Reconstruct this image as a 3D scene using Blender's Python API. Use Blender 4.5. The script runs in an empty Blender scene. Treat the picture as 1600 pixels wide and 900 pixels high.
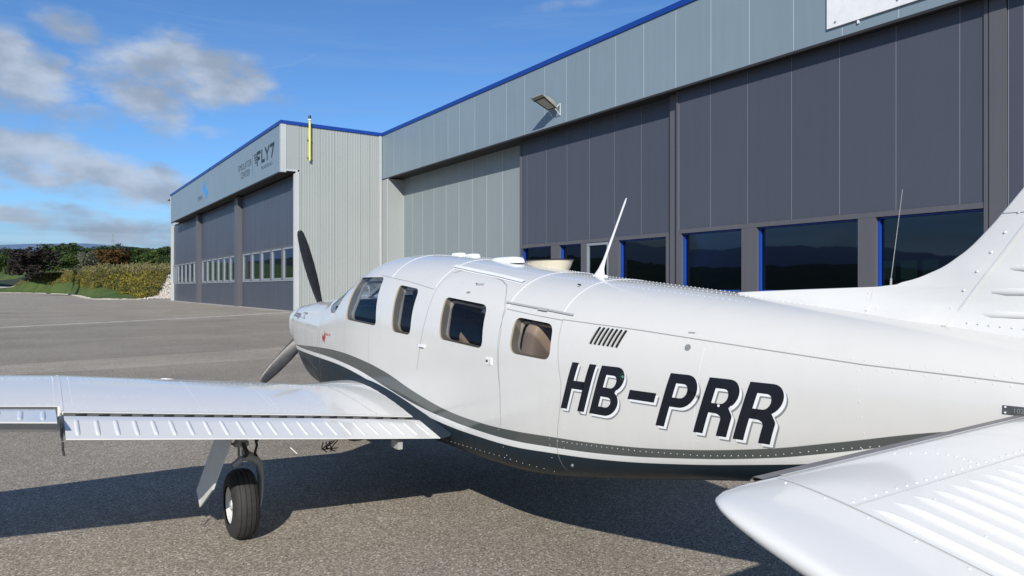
import bpy, bmesh, math, random
import numpy as np
from mathutils import Vector, Matrix
R = math.radians
random.seed(7)
np.random.seed(7)
scene = bpy.context.scene
COL = scene.collection

# ------------------------------------------------------------------ camera, world, sun, exposure
EYE = 1.62
cam_d = bpy.data.cameras.new("camera"); cam = bpy.data.objects.new("camera", cam_d); COL.objects.link(cam)
cam_d.sensor_width = 36.0; cam_d.lens = 36.0 * 1109.0 / 1600.0
cam_d.clip_start = 0.05; cam_d.clip_end = 9000
cam.location = (0, 0, EYE); cam.rotation_euler = (R(90), 0, -R(34.07))
scene.camera = cam

SUN_DIR = Vector((-1.05, -1.38, 1.0)).normalized()          # towards the sun
SUN_EL = math.asin(SUN_DIR.z); SUN_AZ = math.atan2(SUN_DIR.x, SUN_DIR.y)
sun_d = bpy.data.lights.new("sun", 'SUN'); sun_d.energy = 5.0; sun_d.angle = R(0.5); sun_d.color = (1.0, 0.95, 0.87)
sun = bpy.data.objects.new("sun", sun_d); COL.objects.link(sun); sun.location = (-20, -25, 40)
sun.rotation_euler = SUN_DIR.to_track_quat('Z', 'Y').to_euler()

scene.view_settings.view_transform = 'Standard'; scene.view_settings.look = 'None'
scene.view_settings.exposure = 0.0; scene.view_settings.gamma = 1.0
scene.view_settings.use_curve_mapping = False
scene.cycles.max_bounces = 8; scene.cycles.transparent_max_bounces = 12
scene.cycles.use_denoising = True


class NT:
    """small helper to write shader node trees"""
    def __init__(s, tree): s.t = tree; s.n = tree.nodes; s.l = tree.links
    def node(s, kind, **kw):
        n = s.n.new(kind)
        for k, v in kw.items(): setattr(n, k, v)
        return n
    def put(s, sock, v):
        if isinstance(v, bpy.types.NodeSocket): s.l.new(v, sock)
        elif v is not None:
            if isinstance(v, tuple) and len(v) == 3 and sock.type == 'RGBA': v = (*v, 1)
            sock.default_value = v
    def math(s, op, a, b=None, c=None, clamp=False):
        n = s.node('ShaderNodeMath', operation=op, use_clamp=clamp)
        for i, v in enumerate((a, b, c)):
            if v is not None: s.put(n.inputs[i], v)
        return n.outputs[0]
    def mix(s, f, a, b, blend='MIX'):
        n = s.node('ShaderNodeMix', data_type='RGBA', blend_type=blend)
        s.put(n.inputs[0], f); s.put(n.inputs[6], a); s.put(n.inputs[7], b)
        return n.outputs[2]
    def ramp(s, f, a, b, lo=0.0, hi=1.0, smooth=True):
        n = s.node('ShaderNodeMapRange', interpolation_type='SMOOTHSTEP' if smooth else 'LINEAR')
        s.put(n.inputs[0], f); s.put(n.inputs[1], a); s.put(n.inputs[2], b); s.put(n.inputs[3], lo); s.put(n.inputs[4], hi)
        return n.outputs[0]
    def noise(s, vec, scale, detail=3.0, rough=0.55, dist=0.0, out=0, dim='3D'):
        n = s.node('ShaderNodeTexNoise', noise_dimensions=dim)
        s.put(n.inputs['Vector'], vec); s.put(n.inputs['Scale'], scale); s.put(n.inputs['Detail'], detail)
        s.put(n.inputs['Roughness'], rough); s.put(n.inputs['Distortion'], dist)
        return n.outputs[out]
    def sep(s, v):
        n = s.node('ShaderNodeSeparateXYZ'); s.put(n.inputs[0], v); return n.outputs
    def comb(s, x, y, z):
        n = s.node('ShaderNodeCombineXYZ')
        for i, v in enumerate((x, y, z)): s.put(n.inputs[i], v)
        return n.outputs[0]
    def geo_pos(s): return s.node('ShaderNodeNewGeometry').outputs['Position']
    def obj_pos(s): return s.node('ShaderNodeTexCoord').outputs['Object']


def build_world():
    w = bpy.data.worlds.new("World"); scene.world = w; w.use_nodes = True
    w.node_tree.nodes.clear(); t = NT(w.node_tree)
    sky = t.node('ShaderNodeTexSky', sky_type='NISHITA', sun_disc=False, sun_elevation=SUN_EL,
                 sun_rotation=SUN_AZ, altitude=450, air_density=1.0, dust_density=0.12, ozone_density=2.6)
    hs = t.node('ShaderNodeHueSaturation'); t.put(hs.inputs['Saturation'], 1.0); t.put(hs.inputs['Value'], 1.0)
    t.put(hs.inputs['Color'], t.mix(1.0, sky.outputs[0], (.85, 1.28, 1.72), 'MULTIPLY'))
    d = t.node('ShaderNodeTexCoord').outputs['Generated']
    x, y, z = t.sep(d)
    az = t.math('ARCTAN2', x, y); az = t.math('MULTIPLY', az, 57.2958)
    el = t.math('MULTIPLY', t.math('ARCSINE', z), 57.2958)
    # warp the sky coordinates a little so that cloud edges turn ragged
    wv = t.noise(t.comb(t.math('MULTIPLY', az, .05), t.math('MULTIPLY', el, .13), 0.0), 2.2, 5, .6, out=1)
    wx, wy, wz = t.sep(wv)
    az2 = t.math('ADD', az, t.math('MULTIPLY', t.math('SUBTRACT', wx, .5), 7.0))
    el2 = t.math('ADD', el, t.math('MULTIPLY', t.math('SUBTRACT', wy, .5), 3.6))
    def blob(a, e, ra, re, tilt=0.0):
        da = t.math('SUBTRACT', az2, a); de = t.math('SUBTRACT', el2, e)
        de = t.math('SUBTRACT', de, t.math('MULTIPLY', da, tilt))
        q = t.math('ADD', t.math('POWER', t.math('ABSOLUTE', t.math('DIVIDE', da, ra)), 2.0),
                   t.math('POWER', t.math('ABSOLUTE', t.math('DIVIDE', de, re)), 2.0))
        return t.math('SUBTRACT', 1.0, q, clamp=True)
    blobs = [(-1.4, 14.0, 4.6, 3.1, -.2, 1.15), (8.8, 15.4, 7.2, 2.7, .02, 1.25), (6.0, 13.4, 4.6, 2.4, -.35, 1.1),
             (13.0, 15.2, 3.6, 1.6, -.1, 1.1), (1.8, 17.6, 2.8, 1.3, -.1, .8), (3.0, 11.6, 3.2, .8, .1, .6), (11.3, 11.7, 2.6, .5, .05, .42),
             (-1.0, 8.9, 9.0, 2.7, -.12, 1.3), (6.0, 7.4, 7.5, 1.9, -.06, 1.1), (-2.0, 4.9, 9.0, 1.2, 0.0, 1.0), (6.0, 4.0, 8.0, 1.4, 0.0, 1.1),
             (9.0, 3.2, 5.0, .7, 0.0, .7), (16.5, 14.2, 1.4, .5, 0.0, .5), (31.0, 19.5, 8.0, 1.0, .1, .12), (17.0, 17.2, 2.6, .22, .55, .35),
             (38.0, 21.5, 3.2, .7, .0, .35)]
    acc = None
    for a, e, ra, re, tl, s in blobs:
        b = t.math('MULTIPLY', blob(a, e, ra, re, tl), s)
        acc = b if acc is None else t.math('MAXIMUM', acc, b)
    # generic cloud field for the rest of the sky (beyond the frame, and in reflections)
    zz = t.math('MAXIMUM', z, .03)
    pl = t.comb(t.math('MULTIPLY', az, .075), t.math('MULTIPLY', el, .20), 7.0)
    field = t.ramp(t.noise(pl, 1.3, 5, .58), .47, .66)
    away = t.ramp(t.math('ABSOLUTE', t.math('SUBTRACT', az, 32.0)), 42.0, 60.0)
    field = t.math('MULTIPLY', field, away)
    n1 = t.noise(t.comb(t.math('MULTIPLY', az, .12), t.math('MULTIPLY', el, .21), 3.0), 2.4, 6, .56)
    n1 = t.ramp(n1, .28, .72)
    mask = t.math('MULTIPLY', acc, t.math('ADD', t.math('MULTIPLY', n1, .75), .42), clamp=True)
    mask = t.ramp(mask, .0, .85, 0, .92)
    mask = t.math('MAXIMUM', mask, t.math('MULTIPLY', field, .8))
    mask = t.math('MULTIPLY', mask, t.ramp(el, 0.0, 1.2))
    n2 = t.noise(t.comb(t.math('MULTIPLY', az, .11), t.math('MULTIPLY', el, .20), 9.0), 2.0, 4, .52)
    shade = t.ramp(n2, .35, .68)
    ccol = t.mix(shade, (4.0, 4.9, 6.3), (6.6, 7.6, 9.2))
    # pale veil of streaks
    st = t.ramp(t.noise(t.comb(t.math('MULTIPLY', az, .03), t.math('MULTIPLY', el, .35), 5.0), 1.6, 6, .65, .6), .42, .8, 0, .30)
    base = t.mix(st, hs.outputs[0], (3.6, 5.6, 8.8))
    col = t.mix(mask, base, ccol)
    low = t.ramp(el, 7.0, 0.5)
    lowc = t.mix(t.ramp(t.noise(t.comb(t.math('MULTIPLY', az, .035), t.math('MULTIPLY', el, .9), 2.0), 1.5, 5, .6), .38, .62), (3.2, 4.2, 5.7), (4.7, 6.0, 7.9))
    col = t.mix(t.math('MULTIPLY', low, .92), col, lowc)
    bg = t.node('ShaderNodeBackground'); t.put(bg.inputs[0], col); t.put(bg.inputs[1], 0.078)
    out = t.node('ShaderNodeOutputWorld'); t.l.new(bg.outputs[0], out.inputs[0])
build_world()

# ------------------------------------------------------------------ materials
MATS = {}
def new_mat(name):
    m = bpy.data.materials.new(name); m.use_nodes = True; m.node_tree.nodes.clear()
    t = NT(m.node_tree); o = t.node('ShaderNodeOutputMaterial'); MATS[name] = m
    return m, t, o
def principled(t, o, col, rough=.5, metal=0.0, spec=.5, coat=0.0, bump=None, bstr=.2, bdist=.01):
    p = t.node('ShaderNodeBsdfPrincipled')
    t.put(p.inputs['Base Color'], col); t.put(p.inputs['Roughness'], rough); t.put(p.inputs['Metallic'], metal)
    t.put(p.inputs['Specular IOR Level'], spec); t.put(p.inputs['Coat Weight'], coat); t.put(p.inputs['Coat Roughness'], .06)
    if bump is not None:
        b = t.node('ShaderNodeBump'); t.put(b.inputs['Strength'], bstr); t.put(b.inputs['Distance'], bdist)
        t.put(b.inputs['Height'], bump); t.l.new(b.outputs[0], p.inputs['Normal'])
    t.l.new(p.outputs[0], o.inputs[0]); return p
def mat(name, col, rough=.5, metal=0.0, spec=.5, coat=0.0, var=.06, scale=3.0, bstr=0.0):
    m, t, o = new_mat(name)
    pos = t.geo_pos(); n = t.noise(pos, scale, 5, .6)
    k = t.ramp(n, .3, .7, 1 - var, 1 + var, False)
    c = t.mix(1.0, col, t.comb(k, k, k), 'MULTIPLY')
    r = t.ramp(n, .3, .7, max(.02, rough - .05), min(1, rough + .06), False)
    principled(t, o, c, r, metal, spec, coat, n if bstr else None, bstr)
    return m

def white_paint(name, col=(.735, .725, .69), grime=.03):
    m, t, o = new_mat(name)
    pos = t.geo_pos()
    sx, sy, sz = t.sep(pos)
    big = t.noise(pos, 1.3, 5, .6)
    streak = t.noise(t.comb(t.math('MULTIPLY', sx, 6.0), t.math('MULTIPLY', sy, 1.2), t.math('MULTIPLY', sz, 6.0)), 2.0, 5, .65)
    g = t.math('ADD', t.ramp(big, .35, .7, 0, grime), t.ramp(streak, .5, .8, 0, grime))
    c = t.mix(g, col, (.45, .43, .38))
    wav = t.noise(pos, 5.0, 2, .5)
    principled(t, o, c, t.ramp(big, .3, .8, .12, .20), 0, .5, .35, wav, .07, .012)
    return m
white_paint('white_paint')
mat('white_bright', (.76, .77, .77), .4, var=.02)
mat('letter_dark', (.011, .012, .018), .4, spec=.25, var=.1)
mat('letter_shadow', (.21, .22, .22), .45, var=.05)
mat('navy', (.018, .028, .038), .5, spec=.2)
mat('stripe_grey', (.085, .095, .09), .3)
mat('rivet_white', (.66, .67, .67), .25, var=.02)
mat('seam_dark', (.28, .28, .27), .7)
mat('seam_light', (.68, .68, .67), .4)
mat('black', (.012, .012, .013), .5)
mat('rubber', (.028, .027, .026), .75, var=.25, scale=30)
mat('strut_grey', (.42, .42, .40), .4, .1)
mat('gap_shade', (.10, .10, .10), .6)  # shade of the flap and aileron gaps, put into the colour
mat('dark_metal', (.07, .07, .07), .45, .4)
mat('gear_paint', (.60, .60, .58), .35)
mat('chrome', (.7, .7, .7), .15, 1.0)
mat('prop_black', (.018, .019, .022), .38, var=.2, scale=12)
mat('prop_tip', (.10, .10, .09), .5)
mat('tan_trim', (.34, .28, .20), .6)
mat('beige_leather', (.60, .40, .26), .55, var=.1)
mat('cabin_dark', (.018, .018, .02), .8)
mat('cream', (.66, .60, .47), .45)
mat('cream_trim', (.62, .50, .34), .5)
mat('red', (.55, .02, .03), .4)
mat('plate_dark', (.07, .072, .075), .45, var=.2, scale=40)
mat('edge_strip_grey', (.20, .185, .175), .6, var=.15, scale=25)
mat('glass_green', (.10, .30, .18), .2)


def paint_livery():
    """white over grey, thin white and navy; the curves are the painted scallop of the real livery"""
    m, t, o = new_mat('livery')
    pos = t.obj_pos(); x, y, z = t.sep(pos)
    s = t.math('SUBTRACT', DY, y)                       # metres aft of the datum
    u = t.math('DIVIDE', t.math('ADD', s, .5), 8.5, clamp=True)
    def curve(pts):
        c = t.node('ShaderNodeFloatCurve'); cu = c.mapping.curves[0]
        P = [((a + .5) / 8.5, b / 2.0) for a, b in pts]
        cu.points[0].location = P[0]; cu.points[1].location = P[-1]
        for p in P[1:-1]: cu.points.new(*p)
        c.mapping.update(); t.put(c.inputs['Value'], u)
        return t.math('MULTIPLY', c.outputs[0], 2.0)
    gt = curve([(-.5, 1.0), (0, 1.018), (.29, 1.030), (1.066, 1.062), (1.63, 1.067), (2.10, 1.045), (2.61, .991), (3.14, .892), (3.58, .829), (3.96, .811),
                (4.283, .816), (4.557, .831), (5.01, .86), (5.38, .901), (5.83, .981), (6.086, 1.046), (6.5, 1.153), (7.2, 1.27), (8.0, 1.36)])
    gb = curve([(-.5, 1.0), (0, 1.008), (.426, 1.0), (1.066, 1.0), (1.63, .984), (2.10, .951), (2.608, .879), (3.131, .806), (3.572, .771), (3.948, .757),
                (4.272, .758), (4.546, .773), (4.998, .809), (5.367, .857), (5.824, .94), (6.08, 1.006), (6.5, 1.125), (7.2, 1.26), (8.0, 1.36)])
    wb = curve([(-.5, .97), (0, .972), (.414, .968), (1.064, .964), (1.627, .95), (2.097, .914), (2.604, .844), (3.122, .767), (3.557, .728), (3.937, .719),
                (4.261, .721), (4.536, .739), (4.986, .777), (5.355, .827), (5.814, .91), (6.022, .954), (6.5, 1.085), (7.2, 1.24), (8.0, 1.35)])
    def above(c): return t.ramp(t.math('SUBTRACT', z, c), -.0012, .0012, 0, 1, False)
    geo = t.geo_pos()
    big = t.noise(geo, 1.3, 5, .6)
    streak = t.noise(t.comb(t.math('MULTIPLY', x, 5.0), t.math('MULTIPLY', y, 5.0), t.math('MULTIPLY', z, 1.4)), 2.4, 5, .65)
    g = t.math('ADD', t.ramp(big, .4, .7, 0, .04), t.ramp(streak, .5, .8, 0, .05))
    low = t.math('MULTIPLY', t.ramp(z, 1.25, .75, 0, .035), t.ramp(streak, .35, .75))     # road film on the lower flanks
    g = t.math('ADD', g, low)
    white = t.mix(g, (.620, .612, .580), (.42, .39, .34))
    navy = t.mix(t.ramp(big, .3, .7, 0, .2), (.016, .028, .038), (.03, .04, .048))
    grey = (.083, .092, .087)
    isw = above(wb)
    band = t.mix(t.math('MULTIPLY', g, .5), (.78, .78, .755), (.45, .43, .40))
    c = t.mix(isw, navy, band); c = t.mix(above(gb), c, grey); c = t.mix(above(gt), c, white)
    wav = t.noise(geo, 4.0, 2, .5)
    rough = t.math('ADD', t.ramp(streak, .3, .8, .13, .22), t.math('MULTIPLY', t.math('SUBTRACT', 1.0, isw), .15))
    p = principled(t, o, c, rough, 0, .5, .2, wav, .30, .012)
    t.put(p.inputs['Specular IOR Level'], t.math('ADD', .10, t.math('MULTIPLY', isw, .40)))
    t.put(p.inputs['Coat Weight'], t.math('MULTIPLY', isw, .25))
    return m

def glass_mat(name, tint, rough=.01, ior=1.5, dirt=.02, k=1.5):
    m, t, o = new_mat(name)
    tr = t.node('ShaderNodeBsdfTransparent'); t.put(tr.inputs[0], tint)
    gl = t.node('ShaderNodeBsdfGlossy'); t.put(gl.inputs['Roughness'], rough); t.put(gl.inputs[0], (.80, .90, 1.0))
    fr = t.node('ShaderNodeFresnel'); t.put(fr.inputs[0], ior)
    w = t.noise(t.geo_pos(), .8, 2); b = t.node('ShaderNodeBump'); t.put(b.inputs['Strength'], .05); t.put(b.inputs['Distance'], .05)
    t.put(b.inputs['Height'], w); t.l.new(b.outputs[0], gl.inputs['Normal'])
    f = t.math('ADD', t.math('MULTIPLY', fr.outputs[0], k), dirt, clamp=True)
    mx = t.node('ShaderNodeMixShader'); t.put(mx.inputs[0], f); t.l.new(tr.outputs[0], mx.inputs[1]); t.l.new(gl.outputs[0], mx.inputs[2])
    t.l.new(mx.outputs[0], o.inputs[0]); return m
glass_mat('cabin_glass', (.72, .76, .80), ior=1.45, dirt=.0, k=.6)
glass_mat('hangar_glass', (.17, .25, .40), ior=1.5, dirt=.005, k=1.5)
glass_mat('far_glass', (.35, .42, .48), ior=1.6, dirt=.05, k=1.3)

def panel_mat(name, col, rough, spec=.4, lines=0.0, stain=.10):
    m, t, o = new_mat(name)
    pos = t.geo_pos(); x, y, z = t.sep(pos)
    n = t.noise(pos, .35, 4, .6)
    drip = t.noise(t.comb(t.math('MULTIPLY', x, 3.0), t.math('MULTIPLY', y, 3.0), t.math('MULTIPLY', z, .12)), 1.4, 5, .65)
    k = t.math('ADD', t.ramp(n, .3, .7, -stain * .4, stain * .4, False), t.ramp(drip, .3, .75, stain * .5, -stain * .7, False))
    rnd = t.node('ShaderNodeObjectInfo').outputs['Random']
    k = t.math('ADD', k, t.ramp(rnd, 0, 1, .975, 1.025, False))
    c = t.mix(1.0, col, t.comb(k, k, k), 'MULTIPLY')
    sv = t.math('MULTIPLY', t.math('ADD', t.math('SINE', t.math('MULTIPLY', y, 190.0)), t.math('SINE', t.math('MULTIPLY', x, 190.0))), lines)
    f = t.math('ADD', t.noise(pos, .5, 2, .5), sv)
    principled(t, o, c, t.ramp(drip, .3, .8, rough - .05, rough + .08), .0, spec, 0, f, .25, .02)
    return m
panel_mat('fascia_grey', (.205, .270, .315), .42, stain=.06)
panel_mat('light_grey_panel', (.245, .285, .295), .42, stain=.05)
panel_mat('side_white', (.335, .360, .350), .42, stain=.05)
panel_mat('trim_white', (.47, .49, .49), .4)
panel_mat('door_dark', (.070, .078, .102), .42, lines=.03, stain=.06)
panel_mat('pillar_brown', (.105, .105, .118), .45)
panel_mat('joint_light', (.58, .61, .63), .5)
panel_mat('joint_dark', (.26, .27, .30), .5)
mat('trim_blue', (.006, .045, .27), .4)
mat('frame_blue', (.008, .06, .36), .35)
mat('frame_grey', (.25, .28, .31), .4)
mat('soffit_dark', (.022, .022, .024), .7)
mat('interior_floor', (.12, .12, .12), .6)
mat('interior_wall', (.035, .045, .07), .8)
mat('board_white', (.78, .79, .79), .45)
mat('pole_yellow', (.72, .66, .10), .45)
mat('lamp_body', (.30, .30, .26), .45)
mat('lamp_glass', (.45, .44, .38), .25)
mat('sign_dark', (.018, .022, .03), .5)
mat('sign_thin', (.05, .06, .07), .5)
mat('sign_blue', (.03, .28, .68), .4)
mat('line_paint', (.80, .76, .66), .8, var=.3, scale=1.5)
mat('concrete', (.42, .40, .36), .85, var=.15, scale=8)
mat('pylon_steel', (.30, .33, .36), .6)
mat('roof_dark', (.15, .15, .16), .8)


def asphalt_mat():
    m, t, o = new_mat('asphalt')
    pos = t.geo_pos(); x, y, z = t.sep(pos)
    cell = t.node('ShaderNodeTexVoronoi'); t.put(cell.inputs['Vector'], pos); t.put(cell.inputs['Scale'], 105.0)
    cc = t.sep(cell.outputs['Color'])
    stone = t.ramp(cc[0], 0.0, 1.0, .25, 1.0, False)
    bright = t.ramp(cc[1], .86, 1.0, 0, 1)
    fine = t.noise(pos, 60, 3, .7)
    big = t.noise(pos, .35, 5, .6)
    mid = t.noise(pos, 4.5, 4, .65)
    base = t.mix(stone, (.075, .067, .055), (.415, .365, .295))
    base = t.mix(t.math('MULTIPLY', bright, .8), base, (.66, .62, .55))
    k = t.math('MULTIPLY', t.ramp(big, .3, .7, .88, 1.12, False), t.ramp(mid, .3, .7, .93, 1.07, False))
    k = t.math('MULTIPLY', k, t.ramp(fine, .3, .7, .75, 1.25, False))
    # older/newer paving lanes running across the apron
    wob = t.math('MULTIPLY', t.math('SUBTRACT', t.noise(pos, .6, 3), .5), .35)
    l1 = t.math('ADD', t.math('SUBTRACT', y, t.math('MULTIPLY', x, .20)), wob); l2 = t.math('ADD', t.math('SUBTRACT', y, t.math('MULTIPLY', x, .08)), wob)
    a1 = t.math('MULTIPLY', t.ramp(l1, 18.45, 18.33), t.ramp(l2, 16.13, 16.25))
    k = t.math('MULTIPLY', k, t.math('ADD', 1.0, t.math('MULTIPLY', a1, .26)))
    lane = l1
    # sealed cracks and faint tyre sweeps
    cw = t.math('ADD', y, t.math('MULTIPLY', t.noise(pos, .45, 5, .7), 3.0)); ck = t.math('ABSOLUTE', t.math('SUBTRACT', t.math('FRACT', t.math('MULTIPLY', cw, .085)), .5))
    crack = t.math('MULTIPLY', t.ramp(ck, .0022, .0008), t.ramp(t.noise(pos, .12, 2), .50, .56))
    tw = t.math('FRACT', t.math('MULTIPLY', t.math('ADD', x, t.math('MULTIPLY', t.noise(pos, .05, 2), 14.0)), .11)); ty = t.ramp(t.math('ABSOLUTE', t.math('SUBTRACT', tw, .5)), .03, .015)
    k = t.math('MULTIPLY', k, t.math('SUBTRACT', 1.0, t.math('MULTIPLY', t.math('MULTIPLY', ty, t.ramp(mid, .35, .7)), .10)))
    k = t.math('MULTIPLY', k, t.math('SUBTRACT', 1.0, t.math('MULTIPLY', crack, .45)))
    a2 = t.math('MULTIPLY', t.ramp(lane, 36.5, 37.5), .12)
    k = t.math('MULTIPLY', k, t.math('ADD', 1.0, a2))
    a3 = t.noise(t.comb(t.math('MULTIPLY', x, .06), t.math('MULTIPLY', y, .30), 0.0), 1.0, 4, .6)
    k = t.math('MULTIPLY', k, t.ramp(a3, .3, .7, .90, 1.10, False))
    # small tar drips and stains
    sp = t.noise(pos, 2.3, 2, .5); spot = t.ramp(sp, .74, .80, 0, .3)
    c = t.mix(1.0, base, t.comb(k, k, k), 'MULTIPLY'); c = t.mix(spot, c, (.05, .045, .04))
    h = t.math('ADD', cc[0], t.math('MULTIPLY', fine, .6))
    principled(t, o, c, .9, 0, .12, 0, h, .8, .006)
asphalt_mat()
def grass_mat():
    m, t, o = new_mat('grass'); pos = t.geo_pos()
    n = t.noise(pos, .25, 5, .6); n2 = t.noise(pos, 3.0, 5, .7)
    c = t.mix(t.ramp(n, .35, .65), (.042, .088, .018), (.085, .125, .030)); c = t.mix(t.ramp(n2, .4, .8, 0, .6), c, (.16, .16, .06))
    principled(t, o, c, .9, 0, .2, 0, n2, 1.0, .15)
grass_mat()
def blades_mat(name, a, b, c3, scale=.35):
    m, t, o = new_mat(name); pos = t.geo_pos()
    n = t.noise(pos, scale, 4, .6); rnd = t.noise(pos, 2.5, 3, .7)
    c = t.mix(t.ramp(n, .42, .58), a, b); c = t.mix(t.ramp(rnd, .45, .70), c, c3)
    p = principled(t, o, c, .75, 0, .25)
blades_mat('weeds', (.17, .14, .022), (.06, .062, .018), (.34, .26, .035), .12)
blades_mat('weeds_green', (.035, .052, .012), (.085, .085, .02), (.13, .095, .03), .10)
blades_mat('dry_grass', (.20, .17, .08), (.15, .13, .06), (.10, .12, .03))
blades_mat('leaf_green', (.026, .052, .013), (.050, .078, .020), (.036, .060, .018))
blades_mat('leaf_bright', (.060, .10, .018), (.085, .115, .030), (.045, .08, .018))
blades_mat('leaf_purple', (.020, .015, .016), (.032, .022, .020), (.022, .024, .016))
blades_mat('leaf_rust', (.095, .045, .014), (.070, .050, .016), (.13, .062, .016))
blades_mat('leaf_grey', (.085, .095, .065), (.115, .12, .08), (.07, .085, .05))
blades_mat('leaf_far', (.026, .045, .030), (.040, .055, .030), (.030, .042, .034), .03)
mat('bark', (.09, .07, .05), .9, var=.2)
mat('pebbles', (.52, .47, .40), .85, var=.3, scale=2)
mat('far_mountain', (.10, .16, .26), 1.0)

# ------------------------------------------------------------------ mesh helpers
def empty(name, loc=(0, 0, 0), rz=0.0):
    o = bpy.data.objects.new(name, None); COL.objects.link(o); o.location = loc; o.rotation_euler = (0, 0, rz)
    o.empty_display_size = .3
    return o
def tag(o, label=None, cat=None, group=None, kind=None):
    for k, v in (('label', label), ('category', cat), ('group', group), ('kind', kind)):
        if v: o[k] = v
    return o
class MB:
    """collects geometry for ONE mesh object"""
    def __init__(s): s.v = []; s.f = []; s.mi = []
    def add(s, vs, fs, mi=0):
        b = len(s.v); s.v.extend([tuple(p) for p in vs]); s.f.extend([tuple(b + i for i in f) for f in fs]); s.mi.extend([mi] * len(fs))
    def box(s, x0, x1, y0, y1, z0, z1, mi=0):
        vs = [(x, y, z) for x in (x0, x1) for y in (y0, y1) for z in (z0, z1)]
        s.add(vs, [(0, 1, 3, 2), (4, 6, 7, 5), (0, 4, 5, 1), (2, 3, 7, 6), (0, 2, 6, 4), (1, 5, 7, 3)], mi)
    def tube(s, p0, p1, r0, r1=None, n=10, caps=True, mi=0):
        r1 = r0 if r1 is None else r1
        p0 = Vector(p0); p1 = Vector(p1); d = (p1 - p0).normalized()
        a = d.orthogonal().normalized(); b = d.cross(a); vs = []
        for p, r in ((p0, r0), (p1, r1)):
            for i in range(n):
                t = 2 * math.pi * i / n; vs.append(p + a * (r * math.cos(t)) + b * (r * math.sin(t)))
        fs = [(i, (i + 1) % n, n + (i + 1) % n, n + i) for i in range(n)]
        if caps: fs += [tuple(range(n))[::-1], tuple(range(n, 2 * n))]
        s.add(vs, fs, mi)
    def path(s, pts, r, n=8, mi=0):
        for a, b in zip(pts[:-1], pts[1:]): s.tube(a, b, r, r, n, True, mi)
    def lathe(s, prof, c, axis='X', n=40, mi=0, a0=0.0):
        """profile of (axial, radius) revolved round an axis through c"""
        vs = []; m = len(prof)
        for i in range(n):
            t = 2 * math.pi * i / n + a0; cs, sn = math.cos(t), math.sin(t)
            for h, r in prof:
                if axis == 'X': vs.append((c[0] + h, c[1] + r * cs, c[2] + r * sn))
                elif axis == 'Y': vs.append((c[0] + r * cs, c[1] + h, c[2] + r * sn))
                else: vs.append((c[0] + r * cs, c[1] + r * sn, c[2] + h))
        fs = [(i * m + j, ((i + 1) % n) * m + j, ((i + 1) % n) * m + j + 1, i * m + j + 1) for i in range(n) for j in range(m - 1)]
        s.add(vs, fs, mi)
    def grid(s, P, close_u=False, close_v=False, mi=0, caps=False):
        """P[i][j] rows of points"""
        nu, nv = len(P), len(P[0]); vs = [p for row in P for p in row]; fs = []
        for i in range(nu if close_u else nu - 1):
            for j in range(nv if close_v else nv - 1):
                fs.append((i * nv + j, ((i + 1) % nu) * nv + j, ((i + 1) % nu) * nv + (j + 1) % nv, i * nv + (j + 1) % nv))
        if caps: fs += [tuple(range(nv))[::-1], tuple((nu - 1) * nv + j for j in range(nv))]
        s.add(vs, fs, mi)
    def mesh(s, name, mats, smooth=False, angle=40, fix=True):
        me = bpy.data.meshes.new(name); me.from_pydata(s.v, [], s.f)
        for m in mats: me.materials.append(MATS[m])
        for p, k in zip(me.polygons, s.mi): p.material_index = k
        if fix:
            bm = bmesh.new(); bm.from_mesh(me); bmesh.ops.recalc_face_normals(bm, faces=bm.faces); bm.to_mesh(me); bm.free()
        if smooth:
            me.polygons.foreach_set('use_smooth', [True] * len(me.polygons)); me.set_sharp_from_angle(angle=R(angle))
        return me
    def build(s, name, mats, parent=None, smooth=False, angle=40, fix=True, at=None, bevel=0.0):
        if isinstance(mats, str): mats = [mats]
        me = s.mesh(name, mats, smooth, angle, fix)
        o = bpy.data.objects.new(name, me); COL.objects.link(o)
        if parent: o.parent = parent
        if at: o.location = at
        if bevel:
            b = o.modifiers.new('bevel', 'BEVEL'); b.width = bevel; b.segments = 2; b.limit_method = 'ANGLE'
        return o
def inst(name, me, parent, loc=(0, 0, 0), rot=(0, 0, 0), scale=(1, 1, 1)):
    o = bpy.data.objects.new(name, me); COL.objects.link(o)
    if parent: o.parent = parent
    o.location = loc; o.rotation_euler = rot; o.scale = scale
    return o

# ------------------------------------------------------------------ aircraft shape: fuselage sections in (station, z), half width
CX = 2.82; DY = 7.60
TAB = np.array([(-0.46,1.4,1.1,0.3,1.26,2.2,2.2),
(-0.4,1.43,0.96,0.4,1.25,2.4,2.246),
(-0.2,1.465,0.84,0.46,1.22,2.5,2.4),
(0.1,1.495,0.625,0.5,1.2,2.5,2.7),
(0.6,1.525,0.595,0.545,1.17,2.5,3.4),
(0.9,1.56,0.565,0.57,1.15,2.4,3.95),
(1.2,1.665,0.53,0.585,1.14,2.4,4.5),
(1.6,1.825,0.51,0.6,1.13,2.4,4.5),
(1.9,1.885,0.5,0.61,1.13,2.5,4.5),
(2.3,1.895,0.495,0.615,1.13,2.5,4.5),
(2.8,1.868,0.495,0.615,1.13,2.5,4.5),
(3.3,1.82,0.504,0.61,1.13,2.5,4.5),
(3.8,1.757,0.503,0.6,1.12,2.5,4.5),
(4.25,1.705,0.522,0.585,1.12,2.4,4.5),
(4.8,1.65,0.609,0.54,1.12,2.4,4.3),
(5.4,1.59,0.726,0.47,1.14,2.4,3.8),
(6,1.525,0.84,0.385,1.17,2.4,3.2),
(6.6,1.46,0.96,0.29,1.2,2.4,2.7),
(7.2,1.4,1.06,0.18,1.22,2.3,2.4),
(7.6,1.36,1.12,0.09,1.23,2.2,2.2)])
TAN = [np.gradient(TAB[:, k], TAB[:, 0]) for k in range(7)]
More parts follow.
